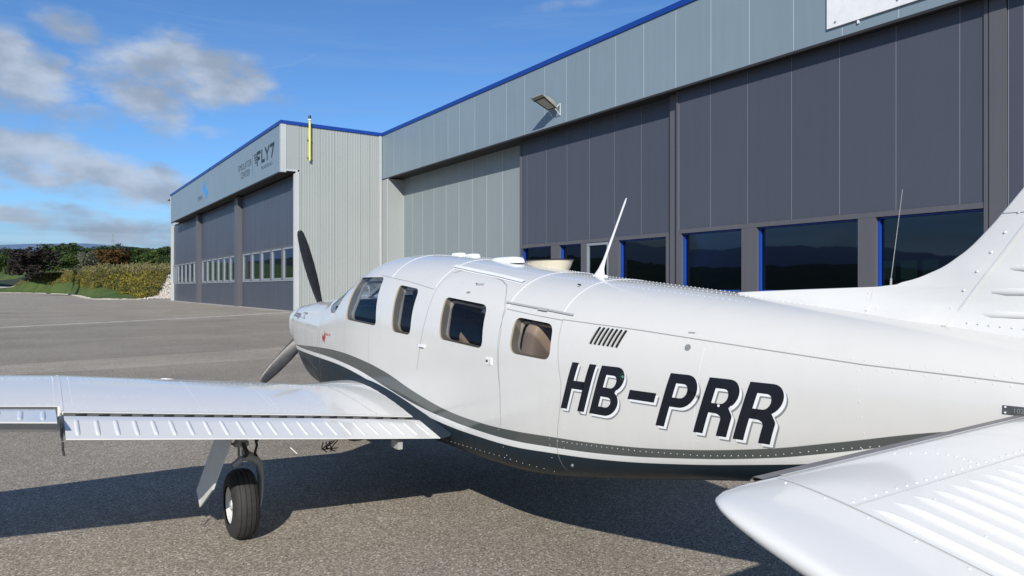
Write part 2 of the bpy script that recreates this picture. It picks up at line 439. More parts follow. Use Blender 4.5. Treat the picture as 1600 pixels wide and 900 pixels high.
def prof(s, k):
    x = TAB[:, 0]; s = min(max(s, x[0]), x[-1]); i = min(max(int(np.searchsorted(x, s)) - 1, 0), len(x) - 2)
    h = x[i + 1] - x[i]; t = (s - x[i]) / h; y = TAB[:, k]; m = TAN[k]
    return float((2*t**3-3*t**2+1)*y[i]+(t**3-2*t**2+t)*h*m[i]+(-2*t**3+3*t**2)*y[i+1]+(t**3-t**2)*h*m[i+1])
def fus_sz(s, z):
    zt, zb, hw, zc, nt, nb = [prof(s, k) for k in range(1, 7)]
    a, n = ((z - zc) / (zt - zc), nt) if z > zc else ((zc - z) / (zc - zb), nb)
    return hw * max(0.0, 1 - min(max(a, 0), 1) ** n) ** (1 / n)
def fus_pt(s, th, inset=0.0):
    """section point at angle th from the top; th in 0..pi is the left side"""
    zt, zb, hw, zc, nt, nb = [prof(s, k) for k in range(1, 7)]
    zt -= inset; zb += inset; hw -= inset
    c, sn = math.cos(th), math.sin(th); n = nt if c > 0 else nb
    z = zc + (zt - zc if c > 0 else zc - zb) * math.copysign(abs(c) ** (2 / n), c)
    return Vector((CX - math.copysign(hw * abs(sn) ** (2 / n), sn), DY - s, z))
def fus_left(s, z, off=0.0):
    """point on the left flank at station s and height z, pushed out by off along the normal"""
    w = fus_sz(s, z); p = Vector((CX - w, DY - s, z))
    e = .004
    ds = (fus_sz(s + e, z) - fus_sz(s - e, z)) / (2 * e); dz = (fus_sz(s, z + e) - fus_sz(s, z - e)) / (2 * e)
    n = Vector((-1.0, ds * -1.0 * -1.0 * 1.0, -dz * -1.0 * -1.0)); n = Vector((-1.0, ds, -dz))
    if n.length > 25: n = Vector((0, 0, 1))
    n.normalize()
    return p + n * off
def round_poly(pts, r, seg=5):
    """rounds the corners of a convex polygon of 2-D points; r may be one value or one per corner"""
    out = []; n = len(pts)
    for i in range(n):
        p = Vector(pts[i]); a = Vector(pts[i - 1]); b = Vector(pts[(i + 1) % n]); rr = r[i] if isinstance(r, (list, tuple)) else r
        va = (a - p).normalized(); vb = (b - p).normalized()
        for k in range(seg + 1):
            t = k / seg; q = (1 - t) ** 2 * (p + va * rr) + 2 * t * (1 - t) * p + t ** 2 * (p + vb * rr)
            out.append((q.x, q.y))
    return out

paint_livery()

airplane = empty('airplane', (0, 0, 0))
tag(airplane, 'white low wing propeller airplane with navy belly parked beside the grey hangar', 'airplane')

WINDOWS = {  # (station, z) corners, corner radii
 'w1': ([(1.725, 1.712), (2.30, 1.708), (2.445, 1.325), (1.755, 1.352)], [.05, .06, .06, .07]),
 'w2': ([(2.655, 1.645), (3.005, 1.612), (3.045, 1.285), (2.735, 1.298)], [.05, .06, .06, .06]),
 'w3': ([(3.41, 1.562), (3.925, 1.515), (3.985, 1.255), (3.465, 1.285)], [.05, .06, .06, .05]),
 'w4': ([(4.24, 1.455), (4.575, 1.425), (4.605, 1.235), (4.255, 1.252)], [.05, .06, .06, .06]),
}
SHIELD = [(1.375, 1.352), (1.53, 1.56), (1.63, 1.70), (1.735, 1.79), (1.80, 1.862), (1.80, 2.1), (.6, 2.1), (.86, 1.53), (1.16, 1.42)]

def fuselage():
    b = MB(); nth = 96
    S = sorted(set(list(np.round(np.arange(-.40, 7.601, .06), 3)) + [-.46, -.44, -.42, -.36, -.33]))
    # nose bowl closes towards the spinner
    rows = []
    for f, ds in ((.35, .045), (.72, .03), (.9, .012)):
        p0 = [fus_pt(-.46, 2 * math.pi * j / nth) for j in range(nth)]
        c = Vector((CX, DY + .46, 1.26)); rows.append([c + (p - c) * f + Vector((0, ds, 0)) for p in p0])
    rows += [[fus_pt(s, 2 * math.pi * j / nth) for j in range(nth)] for s in S]
    b.grid(rows, close_v=True, caps=True)
    me_ref = b.mesh('reference', ['livery'])
    # inner cabin skin
    IS = list(np.round(np.arange(.75, 5.0, .12), 3))
    inner = [[fus_pt(s, 2 * math.pi * j / 64, .055) for j in range(64)] for s in IS]
    b2 = MB(); b2.grid(inner, close_v=True, caps=True, mi=1)
    me_in = b2.mesh('inner', ['livery', 'tan_trim'])
    bm = bmesh.new(); bm.from_mesh(me_in); bmesh.ops.reverse_faces(bm, faces=bm.faces)
    for f in bm.faces: f.material_index = 1
    bm.from_mesh(me_ref)
    me = bpy.data.meshes.new('fuselage'); bm.to_mesh(me); bm.free()
    for m in ('livery', 'tan_trim'): me.materials.append(MATS[m])
    o = bpy.data.objects.new('fuselage', me); COL.objects.link(o)
    cutters = []
    polys = [round_poly(*WINDOWS[k]) for k in WINDOWS] + [SHIELD]
    for P in polys:
        cm = 'white_paint' if P is SHIELD else 'tan_trim'
        cb = MB(); n = len(P)
        vs = [(CX - 1.0, DY - s, z) for s, z in P] + [(CX + 1.0, DY - s, z) for s, z in P]
        cb.add(vs, [tuple(range(n)), tuple(range(n, 2 * n))[::-1]] + [(i, (i + 1) % n, n + (i + 1) % n, n + i) for i in range(n)])
        c = cb.build('cutter', [cm]); cutters.append(c)
        md = o.modifiers.new('cut', 'BOOLEAN'); md.operation = 'DIFFERENCE'; md.solver = 'EXACT'; md.object = c
        md.material_mode = 'TRANSFER'
    dg = bpy.context.evaluated_depsgraph_get()
    me2 = bpy.data.meshes.new_from_object(o.evaluated_get(dg))
    o.modifiers.clear(); o.data = me2; me2.name = 'fuselage'
    for c in cutters: bpy.data.objects.remove(c, do_unlink=True)
    # smooth normals of the outer skin, taken from the section function
    from mathutils.bvhtree import BVHTree
    bm = bmesh.new(); bm.from_mesh(me_ref); bmesh.ops.recalc_face_normals(bm, faces=bm.faces)
    bm.normal_update(); bvh = BVHTree.FromBMesh(bm)
    bm.faces.ensure_lookup_table()
    tri_n = {}
    me2.polygons.foreach_set('use_smooth', [True] * len(me2.polygons))
    nrm = []
    for p in me2.polygons:
        c = p.center; hit = bvh.find_nearest(c)
        outer = hit[3] is not None and hit[3] < .004 and abs(hit[1].dot(p.normal)) > .9
        for li in p.loop_indices:
            if not outer: nrm.append(tuple(p.normal)); continue
            co = me2.vertices[me2.loops[li].vertex_index].co
            h = bvh.find_nearest(co); f = bm.faces[h[2]]
            # interpolate the vertex normals of the reference face
            acc = Vector(); 
            for v in f.verts:
                w = 1.0 / (max((v.co - co).length, 1e-5) ** 2); acc += v.normal * w
            nrm.append(tuple(acc.normalized()))
    me2.normals_split_custom_set(nrm)
    bm.free(); bpy.data.meshes.remove(me_in)
    o.parent = airplane
    return o, me_ref
fus, me_ref = fuselage()

def clip_shell(P, off):
    """piece of the outer skin inside the convex side-view polygon P, moved inwards: a curved pane"""
    bm = bmesh.new(); bm.from_mesh(me_ref)
    bmesh.ops.recalc_face_normals(bm, faces=bm.faces); bm.normal_update()
    for v in bm.verts: v.co -= v.normal * off
    n = len(P); area = sum(P[i][0] * P[(i + 1) % n][1] - P[(i + 1) % n][0] * P[i][1] for i in range(n))
    sg = 1 if area > 0 else -1
    for i in range(n):
        a = P[i]; c = P[(i + 1) % n]; ds, dz = c[0] - a[0], c[1] - a[1]
        if abs(ds) + abs(dz) < 1e-6: continue
        ns, nz = dz * sg, -ds * sg                        # outward normal in (s, z)
        bmesh.ops.bisect_plane(bm, geom=bm.verts[:] + bm.edges[:] + bm.faces[:], plane_co=(0, DY - a[0], a[1]),
                               plane_no=(0, -ns, nz), clear_outer=True)
    return bm
def keep_side(bm, left=True):
    bmesh.ops.bisect_plane(bm, geom=bm.verts[:] + bm.edges[:] + bm.faces[:], plane_co=(CX, 0, 0), plane_no=(1 if left else -1, 0, 0), clear_outer=True)
def from_bm(bm, name, mats, parent, smooth=True):
    me = bpy.data.meshes.new(name); bm.to_mesh(me); bm.free()
    for m in mats: me.materials.append(MATS[m])
    if smooth: me.polygons.foreach_set('use_smooth', [True] * len(me.polygons))
    o = bpy.data.objects.new(name, me); COL.objects.link(o); o.parent = parent
    return o
wlabels = {'w1': 'pilot side window', 'w2': 'narrow second window', 'w3': 'square door window', 'w4': 'rearmost cabin window'}
for k, (P, rr) in WINDOWS.items():
    c = (sum(p[0] for p in P) / 4, sum(p[1] for p in P) / 4)
    P2 = round_poly([(c[0] + (p[0] - c[0]) * 1.03, c[1] + (p[1] - c[1]) * 1.03) for p in P], rr)
    for left in (True, False):
        bm = clip_shell(P2, .010); keep_side(bm, left)
        w = from_bm(bm, 'window_pane', ['cabin_glass'], airplane)
        if left: w['label'] = wlabels[k]
    # moulded inner trim round each left opening
    c0 = c; tr = MB(); rws = []
    for q, d in ((1.0, -.046), (.985, -.050), (.955, -.058), (.955, -.068), (.99, -.070)):
        rws.append([fus_left(c0[0] + (s_ - c0[0]) * q, c0[1] + (z_ - c0[1]) * q, d) for s_, z_ in round_poly(P, rr)])
    tr.grid(rws, close_v=True); tr.build('window_trim', ['cream_trim'], airplane, smooth=True, fix=False)
bm = clip_shell([(1.36, 1.340), (1.53, 1.565), (1.63, 1.705), (1.735, 1.795), (1.81, 1.87), (1.81, 2.1), (.6, 2.1), (.85, 1.52), (1.16, 1.405)], .008)
wsh = from_bm(bm, 'windshield', ['cabin_glass'], airplane)
b = MB()
pts = [fus_pt(s, 0.0) + Vector((0, 0, .002)) for s in np.arange(.86, 1.86, .05)]
for a, c in zip(pts[:-1], pts[1:]):
    vs = [a + Vector((-.018, 0, 0)), a + Vector((.018, 0, 0)), c + Vector((.018, 0, 0)), c + Vector((-.018, 0, 0))]
    b.add(vs + [v + Vector((0, 0, -.03)) for v in vs], [(0, 1, 2, 3), (4, 7, 6, 5), (0, 3, 7, 4), (1, 5, 6, 2)])
b.build('center_post', ['white_paint'], wsh)

# ---- things drawn on the skin: strips along a polyline of (s, z), rivets, letters
def skin_line(b, pts, w=.004, off=.0012, step=.03, mi=0, surf=None):
    surf = surf or (lambda s, z, o: fus_left(s, z, o))
    P = []
    for (a, c) in zip(pts[:-1], pts[1:]):
        n = max(1, int(math.hypot(c[0] - a[0], c[1] - a[1]) / step))
        P += [(a[0] + (c[0] - a[0]) * i / n, a[1] + (c[1] - a[1]) * i / n) for i in range(n)]
    P.append(pts[-1]); L = []; Rr = []
    for i, p in enumerate(P):
        q = P[min(i + 1, len(P) - 1)]; r = P[max(i - 1, 0)]; d = Vector((q[0] - r[0], q[1] - r[1])).normalized(); n = Vector((-d.y, d.x)) * w / 2
        L.append(surf(p[0] + n.x, p[1] + n.y, off)); Rr.append(surf(p[0] - n.x, p[1] - n.y, off))
    b.grid([L, Rr], mi=mi)
def rivet(b, p, n, r=.0032, h=.0016, k=6):
    n = n.normalized(); a = n.orthogonal().normalized(); c = n.cross(a)
    vs = [p + a * (r * math.cos(2 * math.pi * i / k)) + c * (r * math.sin(2 * math.pi * i / k)) - n * .0008 for i in range(k)]
    vs += [p + a * (.6 * r * math.cos(2 * math.pi * i / k)) + c * (.6 * r * math.sin(2 * math.pi * i / k)) + n * h for i in range(k)]
    b.add(vs, [(i, (i + 1) % k, k + (i + 1) % k, k + i) for i in range(k)] + [tuple(range(k, 2 * k))])
def fus_n(s, z):
    e = .01
    a = fus_left(s + e, z) - fus_left(s - e, z); c = fus_left(s, z + e) - fus_left(s, z - e)
    n = a.cross(c)
    if n.x > 0: n = -n
    return n.normalized()
def rivets_line(b, pts, pitch=.03, r=.0032):
    for a, c in zip(pts[:-1], pts[1:]):
        n = max(1, int(math.hypot(c[0] - a[0], c[1] - a[1]) / pitch))
        for i in range(n):
            s = a[0] + (c[0] - a[0]) * i / n; z = a[1] + (c[1] - a[1]) * i / n
            try: rivet(b, fus_left(s, z), fus_n(s, z), r)
            except ZeroDivisionError: pass
def ring_pts(s, th0, th1, n=30):
    return [fus_pt(s, th0 + (th1 - th0) * i / n) for i in range(n + 1)]
def raised_ring(b, s, th0, th1, w=.008, h=.0022):
    """joggled skin lap running round the roof"""
    A = []; 
    for i in range(41):
        th = th0 + (th1 - th0) * i / 40; c = Vector((CX, DY - s, prof(s, 4)))
        p = fus_pt(s - w / 2, th); q = fus_pt(s + w / 2, th); m = fus_pt(s, th); n = (m - c).normalized()
        A.append((p, m + n * h, q))
    b.grid([[a[0] for a in A], [a[1] for a in A], [a[2] for a in A]])

def seam_part(name, pts, w, off, matn):
    b = MB(); skin_line(b, pts, w, off); return b.build(name, [matn], airplane, smooth=True, fix=False)
door = [(3.16, 1.05), (3.20, 1.20), (3.24, 1.40), (3.245, 1.53), (3.232, 1.645), (3.27, 1.725), (3.36, 1.743), (3.57, 1.723), (3.86, 1.668), (3.96, 1.635), (4.03, 1.58), (4.10, 1.50), (4.145, 1.36), (4.178, .994), (4.18, .83)]
for pts, w in (([(4.62, 1.452), (5.154, 1.42), (5.813, 1.37), (6.186, 1.342), (6.49, 1.329), (7.1, 1.30)], .0036),
               ([(4.625, 1.45), (4.655, 1.3), (4.698, 1.123), (4.69, 1.0), (4.644, .75), (4.64, .62)], .003),
               ([(2.22, 1.722), (2.78, 1.668), (3.20, 1.612)], .003), (door, .0036), ([(4.12, 1.497), (4.35, 1.472), (4.625, 1.448)], .0036),
               ([(4.18, .994), (4.15, 1.2), (4.115, 1.49)], .003), ([(1.06, .60), (1.055, .85), (1.05, 1.2), (1.05, 1.36)], .003),
               ([(.52, .75), (.52, 1.07), (.50, 1.20), (.53, 1.26)], .003), ([(.98, 1.05), (1.0, 1.19), (.94, 1.245), (.56, 1.262)], .003),
               ([(1.75, 1.345), (1.76, 1.1), (1.76, .9)], .002), ([(2.30, 1.30), (2.32, 1.1), (2.30, .9)], .002)):
    seam_part('panel_seam', pts, w, .0012, 'seam_dark')
for s, t0, t1 in ((2.44, -.8, .80), (3.21, -.85, .86), (4.12, -.95, .94), (4.60, -.9, .90)):
    laps = MB(); raised_ring(laps, s, t0, t1); laps.build('skin_lap', ['seam_light'], airplane, smooth=True, fix=False)
seam_part('skin_lap', [(5.53, 1.36), (5.52, 1.2), (5.49, .92)], .005, .0009, 'seam_light')
rv = MB()
rivets_line(rv, [(4.66, 1.436), (5.154, 1.408), (5.813, 1.357), (6.186, 1.330), (6.49, 1.317), (7.1, 1.29)], .045)
rivets_line(rv, [(5.20, 1.432), (5.813, 1.386), (6.186, 1.357), (6.49, 1.344), (7.1, 1.31)], .045)
rivets_line(rv, [(4.72, 1.40), (4.74, 1.2), (4.735, 1.0), (4.69, .72)], .035, .0022)
rivets_line(rv, [(4.57, 1.17), (4.62, 1.0), (4.58, .68)], .035, .0022)
rivets_line(rv, [(5.555, 1.36), (5.545, 1.2), (5.51, .92)], .04, .003)
rivets_line(rv, [(6.17, 1.32), (6.20, 1.1), (6.18, .98)], .045, .003)
rivets_line(rv, [(4.66, .82), (4.8, .829), (5.2, .861), (5.536, .899), (5.827, .951), (6.06, 1.015), (6.5, 1.12), (7.0, 1.22)], .032, .0026)
rivets_line(rv, [(3.3, .605), (3.507, .609), (4.083, .629), (4.458, .625), (4.584, .612)], .05, .0026)
rivets_line(rv, [(4.15, .80), (4.17, .70), (4.18, .60)], .035, .0022)
rivets_line(rv, [(4.165, 1.05), (4.18, .92), (4.18, .85)], .035, .0022)
# roof rivet rows
def roof_rivets(b, s0, s1, th, pitch=.028, r=.0034):
    n = int((s1 - s0) / pitch)
    for i in range(n):
        s = s0 + (s1 - s0) * i / n; p = fus_pt(s, th); q = fus_pt(s, th + .02); f = fus_pt(s + .02, th)
        nn = (q - p).cross(f - p); nn = nn if nn.z > 0 else -nn
        rivet(b, p, nn, r, .0024)
for th in (-.09, .09):
    roof_rivets(rv, 2.05, 6.0, th)
roof_rivets(rv, 3.2, 5.6, .30, .035, .0028)
roof_rivets(rv, 2.0, 5.6, -.30, .03, .0034)
for s in (3.21, 4.12, 4.60):
    for i in range(34):
        th = -.9 + 1.75 * i / 34
        p = fus_pt(s + .018, th); c = Vector((CX, p.y, prof(s, 4))); rivet(rv, p, p - c, .0022, .0018)
o = rv.build('rivets', ['rivet_white'], airplane, fix=False); o['kind'] = 'stuff'
fs = MB()
for (a, c, n) in (((.56, 1.248), (.93, 1.233), 7), ((.985, 1.19), (.975, 1.07), 4), ((.50, 1.20), (.505, 1.06), 4)):
    for i in range(n):
        s = a[0] + (c[0] - a[0]) * i / (n - 1); z = a[1] + (c[1] - a[1]) * i / (n - 1)
        rivet(fs, fus_left(s, z, .001), fus_n(s, z), .006, .002)
for i in range(7):
    s = .56 + .06 * i; z = .92 - .02 * i + .004 * i * i * .3
    rivet(fs, fus_left(s, z, .001), fus_n(s, z), .0045, .002)
for s, z in ((0.05, 1.24), (.18, 1.225), (.32, 1.205), (.45, 1.18)):
    rivet(fs, fus_left(s, z, .001), fus_n(s, z), .007, .002)
o = fs.build('cowl_fasteners', ['seam_dark'], airplane, fix=False); o['kind'] = 'stuff'

# ---- lettering as real thin decals laid on the flank
def curve_mesh(splines):
    """fills closed 2-D outlines (holes included) and returns a triangulated, finely cut bmesh"""
    cu = bpy.data.curves.new('outline', 'CURVE'); cu.dimensions = '2D'; cu.fill_mode = 'BOTH'
    for pts in splines:
        sp = cu.splines.new('POLY'); sp.points.add(len(pts) - 1)
        for p, q in zip(sp.points, pts): p.co = (q[0], q[1], 0, 1)
        sp.use_cyclic_u = True
    return _curve_bm(cu)
def text_mesh(body, size=1.0, spacing=1.0):
    cu = bpy.data.curves.new('text', 'FONT'); cu.body = body; cu.size = size; cu.space_character = spacing; cu.fill_mode = 'BOTH'
    return _curve_bm(cu)
def _curve_bm(cu):
    ob = bpy.data.objects.new('tmp', cu); COL.objects.link(ob)
    dg = bpy.context.evaluated_depsgraph_get(); dg.update()
    me = bpy.data.meshes.new_from_object(ob.evaluated_get(dg))
    bpy.data.objects.remove(ob, do_unlink=True)
    bm = bmesh.new(); bm.from_mesh(me); bpy.data.meshes.remove(me)
    bmesh.ops.remove_doubles(bm, verts=bm.verts, dist=1e-5)
    return bm
def grid_cut(bm, step):
    xs = [v.co.x for v in bm.verts]; ys = [v.co.y for v in bm.verts]
    x = min(xs) + step
    while x < max(xs): bmesh.ops.bisect_plane(bm, geom=bm.verts[:] + bm.edges[:] + bm.faces[:], plane_co=(x, 0, 0), plane_no=(1, 0, 0)); x += step
    y = min(ys) + step
    while y < max(ys): bmesh.ops.bisect_plane(bm, geom=bm.verts[:] + bm.edges[:] + bm.faces[:], plane_co=(0, y, 0), plane_no=(0, 1, 0)); y += step
def arc(cx, cy, rx, ry, a0, a1, n=10):
    return [(cx + rx * math.cos(R(a0 + (a1 - a0) * i / n)), cy + ry * math.sin(R(a0 + (a1 - a0) * i / n))) for i in range(n + 1)]
HL = .242; ST = .046; SH = .042     # letter height, stem, horizontal stroke
def glyph(ch):
    if ch == 'H':
        w = .166; m = .108
        return [[(0, 0), (ST, 0), (ST, m - .0), (w - ST, m), (w - ST, 0), (w, 0), (w, HL), (w - ST, HL), (w - ST, m + SH), (ST, m + SH), (ST, HL), (0, HL)]]
    if ch == '-':
        return [[(0, .100), (.152, .100), (.152, .144), (0, .144)]]
    w = .158
    bx = w - .060
    if ch == 'B':
        out = [(0, 0)] + arc(bx - .004, .062, .064, .062, -90, 62, 12) + arc(bx, HL - .060, .060, .060, -62, 90, 12) + [(0, HL)]
        h1 = [(ST, SH), ] + arc(bx - .008, .066, .024, .025, -90, 90, 8) + [(ST, .092)]
        h2 = [(ST, .138)] + arc(bx - .006, HL - SH - .032, .024, .031, -90, 90, 8) + [(ST, HL - SH + .0)]
        return [out, h1, h2]
    if ch == 'P':
        out = [(0, 0), (ST, 0), (ST, .094)] + arc(bx - .006, .094 + .074, .068, .074, -90, 90, 14) + [(0, HL)]
        h = [(ST, .136)] + arc(bx - .012, HL - SH - .032, .027, .032, -90, 90, 8) + [(ST, HL - SH)]
        return [out, h]
    if ch == 'R':
        out = [(0, 0), (ST, 0), (ST, .094), (.070, .094)] + arc(.074, .070, .036, .024, 90, 0, 6) + [(.110, 0), (.158, 0), (.158, .070)] + \
              arc(.128, .080, .030, .030, 0, 50, 5) + arc(bx, HL - .064, .062, .064, -58, 90, 12) + [(0, HL)]
        h = [(ST, .136)] + arc(bx - .010, HL - SH - .032, .026, .032, -90, 90, 8) + [(ST, HL - SH)]
        return [out, h]
def letter(ch, s0, wscale=1.0):
    root = None
    for name, matn, ds, dz, off in (('letter', 'letter_dark', 0, 0, .0024), ('outline', 'white_bright', .0105, -.0105, .0017), ('drop_shadow', 'letter_shadow', .0165, -.0165, .0010)):
        bm = curve_mesh(glyph(ch)); grid_cut(bm, .024)
        for v in bm.verts:
            z = 1.0 + v.co.y + dz; s = s0 + v.co.x * wscale + .33 * v.co.y + ds
            v.co = fus_left(s, z, off)
        bmesh.ops.recalc_face_normals(bm, faces=bm.faces)
        o = from_bm(bm, 'registration_letter' if root is None else name, [matn], airplane if root is None else root)
        if root is None: root = o; o['label'] = 'black slanted letter %s' % ('dash' if ch == '-' else ch)
for ch, s0, ws in (('H', 4.696, 1.0), ('B', 4.898, 1.03), ('-', 5.110, 1.0), ('P', 5.303, 1.0), ('R', 5.500, .99), ('R', 5.686, 1.0)):
    letter(ch, s0, ws)
def flank_text(body, s0, z0, size, matn, name, label, shear=.3, slope=0.0, spacing=1.0, sx=1.0):
    bm = text_mesh(body, size, spacing)
    for v in bm.verts:
        s = s0 + v.co.x * sx + shear * v.co.y; z = z0 + v.co.y + slope * v.co.x; v.co = fus_left(s, z, .0016)
    o = from_bm(bm, name, [matn], airplane); o['label'] = label; o['kind'] = 'stuff'
flank_text('Saratoga II TC', -.16, 1.315, .088, 'letter_dark', 'nose_lettering', 'small slanted black lettering on nose', .35, -.02, sx=1.1)
flank_text('reflers Air', 1.225, 1.185, .038, 'red', 'emblem_lettering', 'tiny red lettering beside emblem', 0, 0)
bm = curve_mesh([[(1.22, 1.235), (1.195, 1.19), (1.165, 1.165), (1.16, 1.115), (1.19, 1.14), (1.215, 1.11), (1.222, 1.15), (1.245, 1.165), (1.222, 1.185)]])
for v in bm.verts: v.co = fus_left(v.co.x, v.co.y, .0016)
o = from_bm(bm, 'emblem', ['red'], airplane); o['label'] = 'red emblem on nose'
bm = curve_mesh([[(1.14, 1.205), (1.165, 1.165), (1.16, 1.13), (1.145, 1.155)]])
for v in bm.verts: v.co = fus_left(v.co.x, v.co.y, .0018)
from_bm(bm, 'emblem_shade', ['black'], airplane)

# vents, door furniture, static port, placard
for k in range(7):
    s0 = 4.885 + k * .0285; pts = [(s0 + .022, 1.424 - .0015 * k), (s0 - .008, 1.340 - .0012 * k)]
    b = MB(); skin_line(b, pts, .0135, .0022, .012)
    o = b.build('vent_slot', ['black'], airplane, fix=False)
    b = MB(); A = []; n = 10
    for i in range(n + 1):
        t = i / n; s = pts[0][0] + (pts[1][0] - pts[0][0]) * t - .0068; z = pts[0][1] + (pts[1][1] - pts[0][1]) * t
        h = .0065 * math.sin(math.pi * (t * .9 + .05)) ** .5
        A.append((fus_left(s, z, .0005 + h), fus_left(s - .003, z, .0005 + h * .8), fus_left(s - .009, z, -.0005)))
    b.grid([[a[0] for a in A], [a[1] for a in A], [a[2] for a in A]])
    b.build('louver', ['white_paint'], o, smooth=True, fix=False)
def disc(name, s, z, r, matn, off=.003, label=None, n=20, h=.003, parent=None):
    b = MB(); c = fus_left(s, z); nn = fus_n(s, z)
    b.tube(c - nn * .004, c + nn * h, r, r * .9, n); o = b.build(name, [matn], parent or airplane, smooth=True)
    if label: o['label'] = label
    return o
disc('inspection_plug', 5.445, 1.358, .016, 'letter_shadow')
disc('static_port', 5.112, 1.200, .007, 'glass_green')
for i in range(8):
    a = i * math.pi / 4; disc('port_mark', 5.112 + .016 * math.cos(a), 1.200 + .016 * math.sin(a), .0016, 'glass_green', n=6)
for s in (5.625, 5.683): disc('panel_screw', s, 1.128, .006, 'white_bright', h=.004)
def flank_box(name, s0, s1, z0, z1, h, matn, parent=None, bev=.004):
    bm = bmesh.new(); g = []
    P = [(s0, z0), (s1, z0), (s1, z1), (s0, z1)]
    lo = [bm.verts.new(fus_left(s, z, -.003)) for s, z in P]
    hi = [bm.verts.new(fus_left(s + (bev if s == s0 else -bev), z + (bev if z == z0 else -bev), h)) for s, z in P]
    bm.faces.new(hi); bm.faces.new(lo[::-1])
    for i in range(4): bm.faces.new((lo[i], lo[(i + 1) % 4], hi[(i + 1) % 4], hi[i]))
    bmesh.ops.recalc_face_normals(bm, faces=bm.faces)
    return from_bm(bm, name, [matn], parent or airplane, smooth=False)
h = flank_box('door_latch', 4.030, 4.100, 1.165, 1.212, .004, 'white_bright')
disc('keyhole', 4.048, 1.190, .009, 'dark_metal', h=.008, parent=h)
flank_box('latch_lever', 4.066, 4.094, 1.172, 1.206, .008, 'gear_paint', h)
h = flank_box('door_handle', 3.20, 3.275, 1.213, 1.235, .014, 'white_bright')
flank_box('handle_recess', 3.205, 3.25, 1.205, 1.214, .002, 'black', h)
h = flank_box('upper_latch', 3.66, 3.745, 1.634, 1.650, .006, 'strut_grey'); disc('keyhole', 3.665, 1.643, .006, 'black', h=.009, parent=h)
flank_box('placard', 3.62, 3.66, 1.585, 1.597, .001, 'letter_shadow', bev=.0005)
flank_box('placard', 5.42, 5.455, 1.418, 1.424, .001, 'letter_shadow', bev=.0005)
h = flank_box('data_plate', 6.612, 6.90, 1.222, 1.252, .003, 'plate_dark', bev=.002)
for z in (1.229, 1.246): disc('plate_screw', 6.621, z, .0032, 'white_bright', h=.005, n=8, parent=h)
bm = text_mesh('1029 AB 307', .020)
for v in bm.verts: v.co = fus_left(6.64 + v.co.x, 1.231 + v.co.y, .0038)
from_bm(bm, 'plate_marking', ['letter_shadow'], h)
b = MB(); skin_line(b, [(3.18, 1.772), (3.5, 1.73), (3.8, 1.692), (4.07, 1.653)], .014, .010); skin_line(b, [(3.18, 1.765), (3.5, 1.723), (3.8, 1.685), (4.07, 1.646)], .010, .002)
b.build('rain_gutter', ['white_bright'], airplane, fix=False)
b = MB(); skin_line(b, [(4.09, 1.533), (4.4, 1.504), (4.69, 1.475)], .009, .008)
b.build('rain_gutter', ['strut_grey'], airplane, fix=False)
b = MB(); skin_line(b, [(4.40, 1.500), (4.48, 1.493)], .014, .012); b.build('gutter_clip', ['strut_grey'], airplane, fix=False)
# boarding step latch marks on the navy flank
flank_box('step_bracket', 3.14, 3.20, .715, .755, .012, 'dark_metal')
disc('drain', 4.72, .70, .008, 'letter_shadow', h=.01)

# roof furniture
def dome(name, c, rx, ry, rz, matn, parent, flat=.55, n=24, m=8, expo=2.6):
    b = MB(); rows = []
    for i in range(m + 1):
        a = (math.pi / 2) * i / m; r = max(1e-4, math.cos(a) ** flat)
        row = []
        for j in range(n):
            t = 2 * math.pi * j / n; cs, sn = math.cos(t), math.sin(t)
            row.append(Vector((c[0] + rx * r * math.copysign(abs(cs) ** (2 / expo), cs), c[1] + ry * r * math.copysign(abs(sn) ** (2 / expo), sn), c[2] + rz * math.sin(a))))
        rows.append(row)
    b.grid(rows, close_v=True, caps=True)
    return b.build(name, [matn], parent, smooth=True, angle=60)
def on_roof(s, bl): 
    zt, zc, hw, nt = prof(s, 1), prof(s, 4), prof(s, 3), prof(s, 5)
    return Vector((CX - bl, DY - s, zc + (zt - zc) * (1 - min(abs(bl) / hw, 1) ** nt) ** (1 / nt)))
p = on_roof(2.62, -.03); dome('roof_antenna', p + Vector((0, 0, -.006)), .035, .075, .028, 'white_bright', airplane, .22, expo=6)
p = on_roof(2.84, -.03); dome('roof_antenna', p + Vector((0, 0, -.006)), .035, .07, .028, 'white_bright', airplane, .22, expo=6)
p = on_roof(3.40, .02); dome('roof_antenna', p + Vector((0, 0, -.014)), .055, .175, .045, 'white_bright', airplane, .28, expo=4)
# open fresh air scoop, cream inside, dark rim
b = MB(); rows = []
for f, dz in ((.80, .0), (.90, .03), (1.0, .075)):
    rows.append([Vector((CX + .20 + .13 * f * math.cos(t), DY - 3.60 + (.22 * f) * math.sin(t), prof(3.60, 1) - .045 + dz)) for t in np.linspace(0, 2 * math.pi, 33)[:-1]])
b.grid(rows, close_v=True, caps=True); o = b.build('roof_air_scoop', ['cream'], airplane, smooth=True)
b = MB(); pts = [Vector((CX + .20 + .132 * math.cos(t), DY - 3.60 + .223 * math.sin(t), prof(3.60, 1) + .032)) for t in np.linspace(0, 2 * math.pi, 33)]
b.path(pts, .004, 6); b.build('scoop_rim', ['black'], o, smooth=True)
